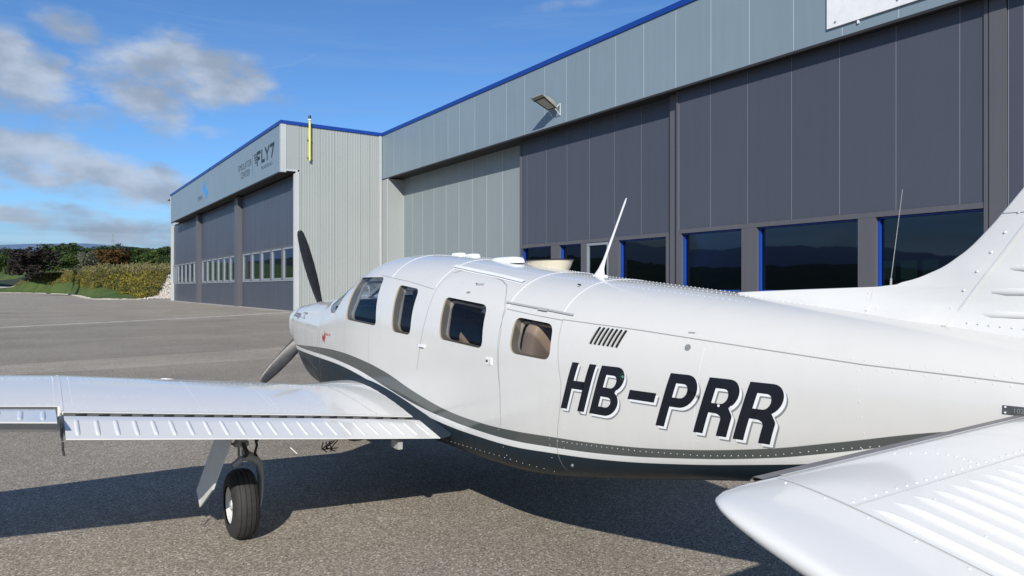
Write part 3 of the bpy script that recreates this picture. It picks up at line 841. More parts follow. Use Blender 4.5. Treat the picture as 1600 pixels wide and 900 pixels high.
# radio blade aerial leaning aft
b = MB(); p0 = on_roof(4.36, 0.0); top = Vector((CX, DY - 4.60, 2.135)); rows = []
for t, ly, lx in ((0, .10, .020), (.10, .045, .012), (.22, .022, .0075), (.6, .016, .0055), (.95, .013, .005), (1.0, .006, .003)):
    c = p0.lerp(top, t) - Vector((0, 0, .004 if t == 0 else 0))
    rows.append([c + Vector((lx * math.cos(a), ly * .5 * math.sin(a) * 1.0, 0)) for a in np.linspace(0, 2 * math.pi, 17)[:-1]])
b.grid(rows, close_v=True, caps=True); o = b.build('aerial', ['white_bright'], airplane, smooth=True)
dome('aerial_base', p0 + Vector((0, 0, -.008)), .030, .075, .016, 'white_bright', o)
b = MB(); b.path([fus_left(4.52, 1.635, .004), fus_left(4.535, 1.622, .02)], .004, 6); b.build('drain_pin', ['black'], airplane)
# thin whip aerial on the right flank
b = MB(); b.tube((2.98, DY - 6.02, 1.50), (2.975, DY - 6.03, 1.66), .009, .004, 8); b.tube((2.975, DY - 6.03, 1.66), (2.93, DY - 6.10, 2.02), .0015, .0010, 6)
b.build('whip_aerial', ['strut_grey'], airplane, smooth=True)
for dx, y, z, hh in ((-.10, 6.50, 1.585, .05), (.06, 6.42, 1.60, .06)):
    b = MB(); b.tube((CX + dx, y, z - .03), (CX + dx, y + .01, z + hh), .012, .008, 8); b.build('temperature_probe', ['white_bright'], airplane, smooth=True)

# ---- cabin interior
def cushion(name, c, size, rot, matn, parent, r=.35):
    b = MB(); n = 14; m = 10; rows = []
    M = Matrix.Rotation(rot, 3, 'X')
    for i in range(m + 1):
        a = -math.pi / 2 + math.pi * i / m; row = []
        for j in range(n * 2):
            t = math.pi * j / n; e = r
            q = lambda v: math.copysign(abs(v) ** e, v)
            v = Vector((size[0] / 2 * q(math.cos(a)) * q(math.cos(t)), size[1] / 2 * q(math.cos(a)) * q(math.sin(t)), size[2] / 2 * q(math.sin(a))))
            row.append(Vector(c) + M @ v)
        rows.append(row)
    b.grid(rows, close_v=True)
    return b.build(name, [matn], parent, smooth=True, angle=80)
b = MB(); b.box(CX - .40, CX + .40, DY - 4.45, DY - 1.0, .70, .73); b.build('cabin_floor', ['cabin_dark'], airplane)
b = MB(); b.box(CX - .46, CX + .46, DY - 1.18, DY - 1.12, .70, 1.43); o = b.build('instrument_panel', ['cabin_dark'], airplane)
b = MB(); b.box(CX - .44, CX + .44, DY - 1.36, DY - 1.10, 1.42, 1.45); b.build('glareshield', ['cabin_dark'], o)
for s, bls in ((2.30, (.27, -.27)), (3.02, (.27, -.27)), (4.27, (.30, -.27))):
    for bl in bls:
        st_ = empty('cabin_seat', (0, 0, 0)); st_.parent = airplane
        zt = .88
        cushion('seat', (CX - bl, DY - s + .22, .90), (.44, .46, .16), 0, 'beige_leather', st_)
        topz = 1.28 if s < 4 else 1.31
        cushion('backrest', (CX - bl, DY - s - .02, topz - .17), (.43, .13, .62), R(12), 'beige_leather', st_, .4)
        if s < 4: cushion('headrest', (CX - bl, DY - s - .08, topz + .20), (.26, .10, .17), R(12), 'beige_leather', st_, .5)
for s in (2.5, 2.9):
    b = MB(); b.path([(CX - .50, DY - s, 1.60), (CX - .40, DY - s + .10, 1.3), (CX - .2, DY - s + .25, 1.0)], .018, 6); b.build('seat_belt', ['cabin_dark'], airplane)

# ---- wing
TAND = math.tan(R(6.5))
def zte(bl): return .648 + (bl - .66) * TAND
def foil(x, t=.15):
    yt = 5 * t * (.2969 * math.sqrt(x) - .126 * x - .3516 * x * x + .2843 * x ** 3 - .1036 * x ** 4)
    m, p = .02, .45
    yc = m / p ** 2 * (2 * p * x - x * x) if x < p else m / (1 - p) ** 2 * (1 - 2 * p + 2 * p * x - x * x)
    return yc + yt, yc - yt
WS = [(.40, 1.55, 3.59, .245), (.62, 1.62, 3.59, .245), (.80, 1.74, 3.59, .243), (1.0, 1.90, 3.59, .24), (1.18, 1.985, 3.59, .24), (2.69, 1.99, 3.57, .24), (5.20, 2.30, 3.42, .165), (5.32, 2.36, 3.40, .13), (5.42, 2.50, 3.36, .06)]
def wing_sec(bl):
    for a, c in zip(WS[:-1], WS[1:]):
        if a[0] <= bl <= c[0]:
            t = (bl - a[0]) / (c[0] - a[0]); return [a[i] + (c[i] - a[i]) * t for i in (1, 2, 3)]
    return WS[-1][1:]
def wing_z(bl, s, up=True):
    le, te, th = wing_sec(bl); c = te - le; x = min(max((s - le) / c, 0), 1)
    u, l = foil(x, th / c); inc = math.tan(R(2.6 if bl < 2.69 else 2.6 - (bl - 2.69) * .6))
    z = zte(bl) + (te - s) * inc + (u if up else l) * c
    if up and bl < 1.1:                                                # root fillet swells the upper skin
        z += .012 * (1 - (bl - .4) / .7) * math.sin(math.pi * min(max(x, 0), 1))
    return z
HINGE = 3.215; HINGE_A = 3.13
def wing_surf(bl, s, off=0.0, sign=1):
    e = .01
    p = Vector((CX - bl * sign, DY - s, wing_z(bl, s)))
    dzb = (wing_z(bl + e, s) - wing_z(bl - e, s)) / (2 * e); dzs = (wing_z(bl, s + e) - wing_z(bl, s - e)) / (2 * e)
    n = Vector((dzb * sign, dzs, 1)).normalized()
    return p + n * off
def wing(sign):
    b = MB(); rows = []
    bls = [.40, .55, .62, .7, .8, .9, 1.0, 1.1, 1.18] + list(np.linspace(1.35, 2.69, 9)) + [2.701] + list(np.linspace(2.9, 5.2, 10)) + [5.27, 5.32, 5.37, 5.42]
    for bl in bls:
        le, te, th = wing_sec(bl); hb = (HINGE if bl < 2.70 else HINGE_A) if bl < 5.0 else te - .001
        if bl >= 5.0: hb = te - .002
        fr = [(1 - math.cos(math.pi / 2 * i / 16)) for i in range(17)]
        up = [(le + (hb - le) * f, True) for f in fr][::-1]; lo = [(le + (hb - le) * f, False) for f in fr][1:]
        rows.append([Vector((CX - bl * sign, DY - s, wing_z(bl, s, u))) for s, u in up + lo])
    b.grid(rows, close_v=True, caps=True)
    w = b.build('wing', ['white_paint'], airplane, smooth=True, angle=35)
    w['label'] = ('left' if sign > 0 else 'right') + ' wing'
    # skin lines and rivets
    sm = MB()
    ws = lambda bl, s, o: wing_surf(bl, s, o, sign)
    skin_line(sm, [(.70, 2.38), (2.69, 2.42), (5.2, 2.62)], .010, .0016, .05, surf=ws)
    skin_line(sm, [(2.69, 2.05), (2.69, 3.2)], .012, .0016, .05, surf=ws)
    skin_line(sm, [(2.62, 3.20), (.68, 3.20)], .006, .0012, .05, surf=ws)
    skin_line(sm, [(1.05, 2.03), (1.0, 2.5), (.92, 3.18)], .012, .0016, .05, surf=ws)
    sm.build('wing_skin_laps', ['seam_light'], w, smooth=True, fix=False)
    r = MB()
    def wl(p, q, pitch=.03, rr=.0028):
        n = max(1, int(math.hypot(q[0] - p[0], q[1] - p[1]) / pitch))
        for i in range(n):
            bl = p[0] + (q[0] - p[0]) * i / n; s = p[1] + (q[1] - p[1]) * i / n
            e = ws(bl, s, 0); nn = (ws(bl, s, .01) - e); rivet(r, e, nn, rr, .0014)
    wl((.72, 2.44), (5.1, 2.66), .035); 
    for bl in (1.55, 1.58, 2.0, 2.64, 2.72, 3.2, 3.8, 1.25, 1.28): wl((bl, 2.45), (bl, 3.16), .04, .0026)
    wl((.70, 3.15), (2.66, 3.15), .045, .0026); wl((2.75, 3.10), (5.0, 3.15), .045, .0026)
    wl((2.3, 2.62), (2.62, 2.62), .04); wl((2.3, 2.95), (2.62, 2.95), .04); wl((1.3, 2.55), (1.9, 2.55), .05)
    o = r.build('wing_rivets', ['rivet_white'], w, fix=False); o['kind'] = 'stuff'
    b = MB(); c = ws(2.05, 2.24, 0); nn = (ws(2.05, 2.24, .01) - c).normalized(); b.tube(c - nn * .004, c + nn * .004, .045, .043, 20); b.build('fuel_cap', ['gear_paint'], w, smooth=True)
    # dark shade strip and flap brackets in the gap
    b = MB(); b.box(0, 1, 0, 1, 0, 1)
    return w
wl_ = wing(1); wr_ = wing(-1)

def control(name, b0, b1, s0, sign, defl, nb, parent=airplane, label=None):
    """flap or aileron: own thin wedge with rounded nose, hinged at s0, with stamped stiffening beads"""
    def frame(bl):
        le, te, th = wing_sec(bl); zt = wing_z(bl, s0); zl = wing_z(bl, s0, False)
        return te, zt, zl
    def surf(bl, f, up=True, off=0.0):
        te, zt, zl = frame(bl); zh = (zt + zl) / 2; c = te - s0
        prof_ = [(.0, .30), (.03, .72), (.08, .94), (.16, 1.0), (1.0, .06)]
        for (a, ha), (d, hd) in zip(prof_[:-1], prof_[1:]):
            if a <= f <= d: h = ha + (hd - ha) * (f - a) / (d - a); break
        half = (zt - zl) / 2 * .93 * h
        zc = zh + (zte(bl) - zh) * f
        y = f * c; z = zc + (half if up else -half) + off - zh
        cs, sn = math.cos(defl), math.sin(defl)
        return Vector((CX - bl * sign, DY - s0 - (y * cs - z * -sn * 1.0), zh + z * cs + y * sn))
    b = MB(); rows = []
    F = [0, .03, .08, .16, .4, .7, 1.0]
    for bl in np.linspace(b0, b1, 9):
        rows.append([surf(bl, f, True) for f in F[::-1]] + [surf(bl, f, False) for f in F])
    b.grid(rows, close_v=True, caps=True)
    o = b.build(name, ['white_paint'], parent, smooth=True, angle=25)
    if label: o['label'] = label
    for i in range(nb):
        bl = b0 + (b1 - b0) * (i + .6) / (nb + .2)
        B = MB(); rws = []
        n = 10; w = .011; h = .0085
        for k in range(n + 1):
            f = .26 + .64 * k / n; e = max(0.0, 1 - abs(2 * k / n - 1) ** 6) ** .5
            rws.append([surf(bl + w * math.cos(a) * (.5 + .5 * e), f, True, h * math.sin(a) * e - .0015) for a in np.linspace(0, math.pi, 7)])
        B.grid(rws); B.build('stiffening_bead', ['white_paint'], o, smooth=True, fix=False, angle=60)
    return o
flap = control('flap', .66, 2.685, HINGE + .022, 1, R(2.2), 23, label='left flap')
control('flap', .66, 2.665, HINGE + .022, -1, R(-1.0), 23, label='right flap')
ail = control('aileron', 2.72, 4.95, HINGE_A + .022, 1, R(12.3), 24, label='left aileron')
control('aileron', 2.72, 4.95, HINGE_A + .022, -1, R(-6.0), 24, label='right aileron')
# the gap in front of the flap: a dark strip paints its shade, black slots between the ribs
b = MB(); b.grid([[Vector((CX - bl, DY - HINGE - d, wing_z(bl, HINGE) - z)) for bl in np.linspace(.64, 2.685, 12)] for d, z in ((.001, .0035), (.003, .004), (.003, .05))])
gap = b.build('flap_gap_shade', ['gap_shade'], wl_, fix=False)
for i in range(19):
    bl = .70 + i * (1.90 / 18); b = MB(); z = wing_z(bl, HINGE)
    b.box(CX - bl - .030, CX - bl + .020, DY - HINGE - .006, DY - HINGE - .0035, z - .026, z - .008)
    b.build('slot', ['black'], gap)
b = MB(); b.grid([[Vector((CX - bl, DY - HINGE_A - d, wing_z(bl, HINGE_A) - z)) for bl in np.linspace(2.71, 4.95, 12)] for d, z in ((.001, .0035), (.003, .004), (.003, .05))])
b.build('aileron_gap_shade', ['gap_shade'], wl_, fix=False)  # dark strip painted as the shade in the aileron gap
b = MB(); b.path([(CX - 2.695, DY - 3.47, .86), (CX - 2.695, DY - 3.50, .83), (CX - 2.69, DY - 3.50, .80)], .006, 6); b.box(CX - 2.70, CX - 2.69, DY - 3.40, DY - 3.22, .855, .92)
b.build('flap_hinge_arm', ['dark_metal'], wl_)
b = MB(); b.box(CX - .93, CX - .90, DY - 3.54, DY - 3.44, .612, .66); b.build('flap_bracket', ['strut_grey'], wl_)
b = MB(); b.tube((CX - 1.60, DY - 3.44, .72), (CX - 1.555, DY - 3.52, .665), .0035, .002, 6); b.build('static_wick', ['white_bright'], wl_)
b = MB(); 
for i in range(6): b.path([(CX - 1.22 + .02 * i, DY - 3.0, .60), (CX - 1.23 + .03 * (i % 3), DY - 3.0, .56 - .01 * (i % 2)), (CX - 1.20 + .015 * i, DY - 3.01, .53 + .02 * (i % 2))], .004, 5)
b.build('brake_line', ['black'], wl_)
# wing root walkway fillet on the fuselage side
b = MB(); rows = []
for i in range(33):
    s = 1.62 + (3.58 - 1.62) * i / 32
    zw = wing_z(.66, s) if s < HINGE else wing_z(.66, HINGE) + (zte(.66) - wing_z(.66, HINGE)) * (s - HINGE) / (3.58 - HINGE) + .004
    w = fus_sz(s, zw + .05)
    rows.append([Vector((CX - .645 - .03, DY - s, zw + .001)), Vector((CX - .632, DY - s, zw + .004)), Vector((CX - w - .006, DY - s, zw + .012)), Vector((CX - w + .004, DY - s, zw + .026))])
b.grid(rows); b.build('wing_root_fairing', ['navy'], airplane, smooth=True, fix=False, angle=80)

# ---- tail
FIN_LE = [(5.38, 1.600), (5.7, 1.613), (6.05, 1.625), (6.15, 1.642), (6.27, 1.682), (6.36, 1.737), (6.45, 1.823), (6.51, 1.895), (6.57, 1.971), (7.00, 2.50), (7.05, 2.56), (7.12, 2.60)]
_fz = np.array([p[1] for p in FIN_LE]); _fs = np.array([p[0] for p in FIN_LE]); _fm = np.gradient(_fs, _fz)
def fin_le(z):
    if FIN_LE[2][1] <= z <= 1.971:
        i = min(max(int(np.searchsorted(_fz, z)) - 1, 0), len(_fz) - 2); h = _fz[i + 1] - _fz[i]; t = (z - _fz[i]) / h
        return float((2*t**3-3*t**2+1)*_fs[i]+(t**3-2*t**2+t)*h*_fm[i]+(-2*t**3+3*t**2)*_fs[i+1]+(t**3-t**2)*h*_fm[i+1])
    if z <= FIN_LE[0][1]: return FIN_LE[0][0] - (FIN_LE[0][1] - z) * 1.0
    for a, c in zip(FIN_LE[:-1], FIN_LE[1:]):
        if a[1] <= z <= c[1]: return a[0] + (c[0] - a[0]) * (z - a[1]) / (c[1] - a[1])
    return FIN_LE[-1][0]
def fin_top(s):
    return float(np.interp(s, _fs, _fz))
def fin_half(s, z):
    d = max(0.0, min(s - fin_le(z), 1.3 * (fin_top(s) - z))); t = .056 * (1 - .25 * max(0, z - 1.6)) * (1 - math.exp(-d / .20)) + .007 * min(1, d / .004)
    t *= min(1.0, max(0.05, (7.62 - s) / .9)) ** .5 if s > 6.7 else 1
    return t + .045 * math.exp(-max(0.0, z - prof(s, 1)) / .018) * min(1, max(0, s - 5.5) / .5)
b = MB()
for sg in (1, -1):
    rows = []
    zs = [1.30, 1.42, 1.50, 1.55, 1.58, 1.60, 1.606, 1.613, 1.619] + [1.625 + .0088 * i for i in range(40)] + [1.975, 2.1, 2.25, 2.4, 2.5, 2.56, 2.60]
    for z in zs:
        le = max(fin_le(z), 5.30); te = 7.30 + .10 * (2.6 - z) * .5; row = []
        for k in range(41):
            f = (k / 40) ** 1.7; s = le + (te - le) * f; hw = fin_half(s, z) if k else .0
            row.append(Vector((CX - sg * hw, DY - s, z)))
        rows.append(row)
    b.grid(rows)
bmv = b.build('fin', ['white_paint'], airplane, smooth=True, angle=50, fix=False)
b = MB(); 
rows = []
for z in np.linspace(1.36, 2.60, 12):
    s0 = 7.31 + .05 * (2.6 - z); s1 = 7.72 - .10 * (z - 1.4) * .3; rows.append([Vector((CX - dx, DY - s, z)) for dx, s in ((.0, s0 - .01), (.030, s0 + .03), (.004, s1), (-.004, s1), (-.030, s0 + .03))])
b.grid(rows, close_v=True, caps=True); b.build('rudder', ['white_paint'], airplane, smooth=True)
def fin_surf(s, z, off): return Vector((CX - fin_half(s, z) - off, DY - s, z))
fb = MB(); skin_line(fb, [(6.35, 1.485), (6.57, 1.816), (6.76, 2.09), (7.0, 2.44)], .009, .005, .012, surf=fin_surf)
skin_line(fb, [(6.045, 1.53), (6.05, 1.618)], .008, .002, .02, surf=fin_surf)
skin_line(fb, [(6.51, 1.885), (6.9, 1.87)], .006, .003, .03, surf=fin_surf)
fb.build('fin_skin_laps', ['seam_light'], bmv, smooth=True, fix=False)
for (s0, z) in ((6.40, 1.528), (6.452, 1.607), (6.505, 1.688), (6.555, 1.768), (6.61, 1.85), (6.665, 1.93)):
    B = MB(); rws = []
    for k in range(15):
        f = k / 14; s = s0 + .03 + f * (7.26 - s0); e = max(0, 1 - abs(2 * f - 1) ** 14) ** .5
        rws.append([fin_surf(s, z + .012 * math.cos(a) * (.5 + .5 * e), .010 * math.sin(a) * e - .001) for a in np.linspace(0, math.pi, 7)])
    B.grid(rws); B.build('stiffening_bead', ['white_paint'], bmv, smooth=True, fix=False, angle=60)
fr = MB()
for i in range(6):
    s = 6.375 + i * .041; z = 1.545 + i * .067; rivet(fr, fin_surf(s - .02, z, .001), Vector((-1, 0, 0)), .0055, .003)
for i in range(14):
    s = 6.42 + i * .035; rivet(fr, fin_surf(s, 1.497 - .003 * i, .001), Vector((-1, 0, .3)), .0034, .002)
for i in range(7):
    s = 6.08 + i * .045; rivet(fr, fin_surf(s, prof(s, 1) + .022, .003), Vector((-1, 0, .5)), .0036, .002)
for z in (1.545, 1.575, 1.60): rivet(fr, fin_surf(6.03, z, .001), Vector((-1, 0, 0)), .003, .002)
o = fr.build('fin_rivets', ['rivet_white'], bmv, fix=False); o['kind'] = 'stuff'
# fillet where the fin spar joint meets the fuselage
SPITCH = .199; SLE = 6.670; SZ = 1.219
_TB = [1.54, 1.60, 1.65, 1.70, 1.735, 1.755, 1.768, 1.778, 1.786, 1.792, 1.798, 1.810, 1.830, 1.850]
_TL = [6.670, 6.668, 6.670, 6.677, 6.690, 6.712, 6.742, 6.780, 6.830, 6.875, 6.950, 7.05, 7.20, 7.30]
def st_le(bl): return float(np.interp(bl, _TB, _TL))
def st_te(bl): return 7.46 - (.05 * max(0, (bl - 1.75) / .11) ** 2 if bl > 1.75 else 0)
def st_surf(bl, s, off=0.0, up=True):
    le = st_le(bl); te = st_te(bl); x = min(max((s - le) / (te - le), 0), 1)
    tm = .031 if bl < 1.60 else .031 * max(.02, 1 - ((bl - 1.60) / .252) ** 2.6) ** .5
    yt = tm * 5 * (.2969 * math.sqrt(x) - .126 * x - .3516 * x * x + .2843 * x ** 3 - .1036 * x ** 4) * 1.6
    return Vector((CX - bl, DY - s, SZ - (s - SLE) * SPITCH + (yt if up else -yt) + off))
def stab(sign):
    b = MB(); rows = []
    for bl in list(np.linspace(.02, 1.58, 12)) + [1.62, 1.64, 1.66, 1.68, 1.70, 1.715, 1.73, 1.74, 1.75, 1.76, 1.77, 1.78, 1.79, 1.80, 1.808, 1.815, 1.82, 1.825, 1.83, 1.835, 1.84, 1.845, 1.85, 1.855, 1.86]:
        le, te = st_le(bl), st_te(bl); fr_ = [(1 - math.cos(math.pi * i / 22)) / 2 for i in range(23)]
        row = [st_surf(bl, le + (te - le) * f, 0, True) for f in fr_[::-1]] + [st_surf(bl, le + (te - le) * f, 0, False) for f in fr_[1:-1]]
        if sign < 0: row = [Vector((2 * CX - p.x, p.y, p.z)) for p in row]
        rows.append(row)
    b.grid(rows, close_v=True, caps=True)
    return b.build('stabilator', ['white_paint'], airplane, smooth=True, angle=60)
stb = stab(1); stb['label'] = 'left stabilator'; stab(-1)['label'] = 'right stabilator'
ssf = lambda bl, s, o: st_surf(bl, s, o)
sl = MB(); skin_line(sl, [(1.54, 6.69), (1.54, 7.42)], .007, .0018, .02, surf=ssf); skin_line(sl, [(1.54, 6.850), (.2, 6.855)], .004, .0014, .03, surf=ssf)
skin_line(sl, [(1.52, 6.684), (.2, 6.684)], .008, .002, .03, surf=ssf)
sl.build('stabilator_skin_laps', ['seam_light'], stb, smooth=True, fix=False)
bt = MB(); rows = []
for bl in np.linspace(.2, 1.57, 15):
    rows.append([Vector((CX - bl, DY - SLE - .006, SZ + .006)), Vector((CX - bl, DY - SLE + .018, SZ + .006)), Vector((CX - bl, DY - SLE + .026, SZ - .003)), Vector((CX - bl, DY - SLE + .018, SZ - .012)), Vector((CX - bl, DY - SLE - .006, SZ - .014))])
bt.grid(rows); bt.build('leading_edge_strip', ['edge_strip_grey'], stb, smooth=True, fix=False)  # grey-brown strip along the leading edge
sr = MB()
for i in range(34): 
    bl = 1.515 - i * .040; p = st_surf(bl, 6.838); rivet(sr, p, Vector((0, 0, 1)), .0036, .002)
for i in range(9): rivet(sr, st_surf(1.556, 6.72 + i * .085), Vector((0, 0, 1)), .003, .002)
for i in range(8): rivet(sr, st_surf(1.12 - .045 * math.sin(i * .5) - i * .02, 6.71 + .016 * i), Vector((0, 0, 1)), .0036, .002)
for bl, s in ((1.33, 6.90), (1.29, 6.92), (1.26, 6.94), (1.40, 7.02)): rivet(sr, st_surf(bl, s), Vector((0, 0, 1)), .0028, .002)
o = sr.build('stabilator_rivets', ['rivet_white'], stb, fix=False); o['kind'] = 'stuff'
for i in range(17):
    bl = 1.505 - i * .075; B = MB(); rws = []
    for k in range(17):
        f = k / 16; s = 6.868 + f * .54; e = max(0, 1 - abs(2 * f - 1) ** 8) ** .5; tp = .55 + .45 * math.sin(math.pi * min(1, f * 1.2) * .5)
        rws.append([st_surf(bl + .0105 * math.cos(a) * (.4 + .6 * e) * tp, s, .0115 * math.sin(a) * e - .001) for a in np.linspace(0, math.pi, 9)])
    B.grid(rws); B.build('stiffening_bead', ['white_paint'], stb, smooth=True, fix=False, angle=60)

# ---- propeller
HUB = Vector((CX, DY + .50, 1.300))
prop = empty('propeller', HUB); prop.parent = airplane
b = MB(); rr = .165
b.lathe([(-.05, rr), (.02, rr)] + [(.02 + .33 * math.sin(a), rr * math.cos(a) ** .8) for a in np.linspace(.1, math.pi / 2 - .001, 12)], (0, 0, 0), 'Y', 36)
b.build('spinner', ['white_paint'], prop, smooth=True)
def blade_mesh():
    b = MB(); rows = []
    for r, ch, th, tw, sw in ((.10, .07, .06, 40, 0), (.17, .085, .05, 36, 0), (.26, .12, .034, 31, .0), (.42, .148, .024, 25, 0), (.62, .150, .018, 20, 0), (.82, .132, .013, 16, 0), (.93, .105, .010, 14, 0), (.985, .085, .008, 13, 0), (1.012, .055, .007, 13, 0), (1.022, .02, .005, 13, 0)):
        M = Matrix.Rotation(R(tw), 3, 'Z'); row = []
        for a in np.linspace(0, 2 * math.pi, 21)[:-1]:
            row.append(M @ Vector((ch / 2 * math.cos(a), th / 2 * math.sin(a), 0)) + Vector((0, 0, r)))
        rows.append(row)
    b.grid(rows[:-1], close_v=True, mi=0); b.grid(rows[-2:], close_v=True, caps=True, mi=1)
    return b.mesh('blade', ['prop_black', 'prop_tip'], True, 60)
bme = blade_mesh()
for k, a in enumerate((16, 136, 256)):
    inst('blade', bme, prop, (0, 0, 0), (0, R(-a), 0))

# ---- landing gear
def main_gear(sign):
    wx = CX - 1.695 * sign; wy = DY - 2.794; wz = .222
    g = empty('landing_gear', (wx, wy, 0)); g.parent = airplane; g['label'] = ('left' if sign > 0 else 'right') + ' main landing gear'
    def L(x, y, z): return (x * sign, y, z)            # x positive = inboard
    b = MB(); hw = .080; pr = []
    for a in np.linspace(-90, 90, 25):
        pr.append((hw * math.copysign(abs(math.sin(R(a))) ** .75, a) if a else 0.0, .120 + .102 * abs(math.cos(R(a))) ** .55))
    # circumferential grooves
    pr2 = []
    for h_, r_ in pr: pr2.append((h_, r_))
    for gx in (-.045, -.015, .015, .045): pr2 += [(gx - .0025, None), (gx - .0022, 'g'), (gx + .0022, 'g'), (gx + .0025, None)]
    pr2 = sorted(pr2, key=lambda q: q[0]); hs = [q[0] for q in pr]; rs = [q[1] for q in pr]
    out = []
    for h_, r_ in pr2:
        base = float(np.interp(h_, hs, rs)); out.append((h_, base - .006 if r_ == 'g' else base))
    b.lathe(out, (0, 0, wz), 'X', 56); b.build('tyre', ['rubber'], g, smooth=True, angle=30)
    b = MB(); b.lathe([(-.066, .0), (-.066, .028), (-.050, .034), (-.044, .085), (-.060, .104), (-.070, .118), (-.060, .121), (.060, .121), (.070, .118), (.05, .09), (.045, 0)], (0, 0, wz), 'X', 40)
    rim = b.build('rim', ['gear_paint'], g, smooth=True, angle=35)
    for i in range(8):
        a = i * math.pi / 4; b = MB(); b.tube(L(-.052, .062 * math.cos(a), wz + .062 * math.sin(a)), L(-.043, .062 * math.cos(a), wz + .062 * math.sin(a)), .007, .007, 6); b.build('rim_bolt', ['dark_metal'], rim)
    b = MB(); b.tube(L(.02, 0, wz), L(.125, 0, wz), .022, .018, 12); b.build('axle', ['strut_grey'], g, smooth=True)
    # fork arm curling over the tyre on the inboard side
    b = MB(); cs = [(.00, .0, .535), (.035, 0, .528), (.080, 0, .505), (.112, 0, .465), (.122, 0, .40), (.124, 0, .30), (.118, 0, .215), (.116, 0, .175)]
    wd = [.075, .075, .070, .060, .046, .038, .032, .018]; th = [.036, .034, .030, .025, .020, .017, .015, .009]
    rows = []
    for i, (c, w_, t_) in enumerate(zip(cs, wd, th)):
        q = Vector(cs[min(i + 1, 7)]) - Vector(cs[max(i - 1, 0)]); q.normalize(); n = Vector((q.z, 0, -q.x))
        rows.append([Vector(L(*(Vector(c) + n * t_ * math.cos(a) + Vector((0, w_ * math.sin(a), 0))))) for a in np.linspace(0, 2 * math.pi, 13)[:-1]])
    b.grid(rows, close_v=True, caps=True); b.build('fork', ['strut_grey'], g, smooth=True)
    b = MB(); b.path([L(-.055, -.02, .475), L(-.02, -.02, .50), L(.0, -.02, .52)], .022, 8); b.build('scissor_bracket', ['strut_grey'], g, smooth=True)
    b = MB(); b.tube(L(0, 0, .53), L(0, 0, .62), .022, .022, 14); b.build('piston', ['chrome'], g, smooth=True)
    b = MB(); b.tube(L(0, 0, .60), L(0, 0, .86), .040, .042, 16); b.tube(L(0, 0, .595), L(0, 0, .62), .048, .048, 16); b.tube(L(0, 0, .68), L(0, 0, .70), .050, .050, 16)
    b.build('strut', ['strut_grey'], g, smooth=True)
    b = MB(); b.path([L(.0, -.055, .62), L(.012, -.11, .57), L(.01, -.04, .52)], .013, 8); b.build('torque_link', ['dark_metal'], g, smooth=True)
    b = MB(); b.path([L(.03, -.05, .74), L(.065, -.07, .68), L(.085, -.06, .60), L(.075, -.05, .55), L(.11, -.03, .47)], .008, 8); b.build('brake_hose', ['black'], g, smooth=True)
    b = MB(); b.path([L(.05, -.04, .74), L(.095, -.04, .66), L(.09, -.03, .62)], .012, 6); b.box(-.06, .09, -.06, .06, .715, .735); b.build('side_brace', ['dark_metal'], g, smooth=False)
    b = MB(); b.lathe([(.062, .0), (.062, .085), (.085, .085), (.085, 0)], (0, 0, wz), 'X', 24) if sign > 0 else b.lathe([(-.062, .0), (-.062, .085), (-.085, .085), (-.085, 0)], (0, 0, wz), 'X', 24)
    b.build('brake_disc', ['dark_metal'], g, smooth=True, angle=30)
    # gear door hanging outboard of the strut
    P = [(-.085, -.20, .74), (-.085, .19, .74), (-.235, .19, .30), (-.250, .0, .238), (-.215, -.19, .385)]
    b = MB(); th_ = .012; vs = [Vector(L(*p)) for p in P] + [Vector(L(p[0] + th_, p[1], p[2] + .003)) for p in P]
    b.add(vs, [(0, 1, 2, 3, 4), (9, 8, 7, 6, 5)] + [(i, (i + 1) % 5, 5 + (i + 1) % 5, 5 + i) for i in range(5)])
    dr = b.build('gear_door', ['gear_paint'], g)
    b = MB(); b.path([L(-.075, 0, .62), L(-.01, 0, .60)], .008, 6); b.build('door_link', ['dark_metal'], dr)
main_gear(1); main_gear(-1)
# nose gear
g = empty('landing_gear', (CX, DY - .40, 0)); g.parent = airplane; g['label'] = 'nose landing gear'
b = MB(); b.lathe([(hw_, .10 + .08 * max(0, 1 - (hw_ / .062) ** 2) ** .35) for hw_ in np.linspace(-.062, .062, 15)], (0, 0, .18), 'X', 40); b.build('tyre', ['rubber'], g, smooth=True)
b = MB(); b.lathe([(-.05, 0), (-.05, .10), (.05, .10), (.05, 0)], (0, 0, .18), 'X', 24); b.build('rim', ['white_paint'], g, smooth=True, angle=30)
b = MB()
for sx in (-1, 1): b.path([(sx * .08, 0, .18), (sx * .08, .02, .40), (0, .04, .43)], .015, 8)
b.build('fork', ['strut_grey'], g, smooth=True)
b = MB(); b.tube((0, .04, .42), (0, .07, .80), .028, .03, 12); b.build('strut', ['strut_grey'], g, smooth=True)

# ------------------------------------------------------------------ ground and setting
GZ = 0.0
def sheet(name, pts, z, matn, kind='structure', tri=False):
    b = MB(); b.add([(x, y, z) for x, y in pts], [tuple(range(len(pts)))]); o = b.build(name, [matn], fix=False); tag(o, kind=kind)
    me = o.data
    bm = bmesh.new(); bm.from_mesh(me)
    for f in bm.faces:
        if f.normal.z < 0: f.normal_flip()
    bmesh.ops.triangulate(bm, faces=bm.faces); bm.to_mesh(me); bm.free(); return o
sheet('ground', [(-3500, -3000), (3500, -3000), (3500, 4500), (-3500, 4500)], -.02, 'grass')
F_ = Vector((math.sin(R(34.07)), math.cos(R(34.07)), 0)); R_ = Vector((math.cos(R(34.07)), -math.sin(R(34.07)), 0))
def spot(px, dist):
    v = F_ * dist + R_ * ((px - 800) / 1109 * dist); return v.x, v.y
def ypx(dist, py): return EYE + (450 - py) / 1109 * dist
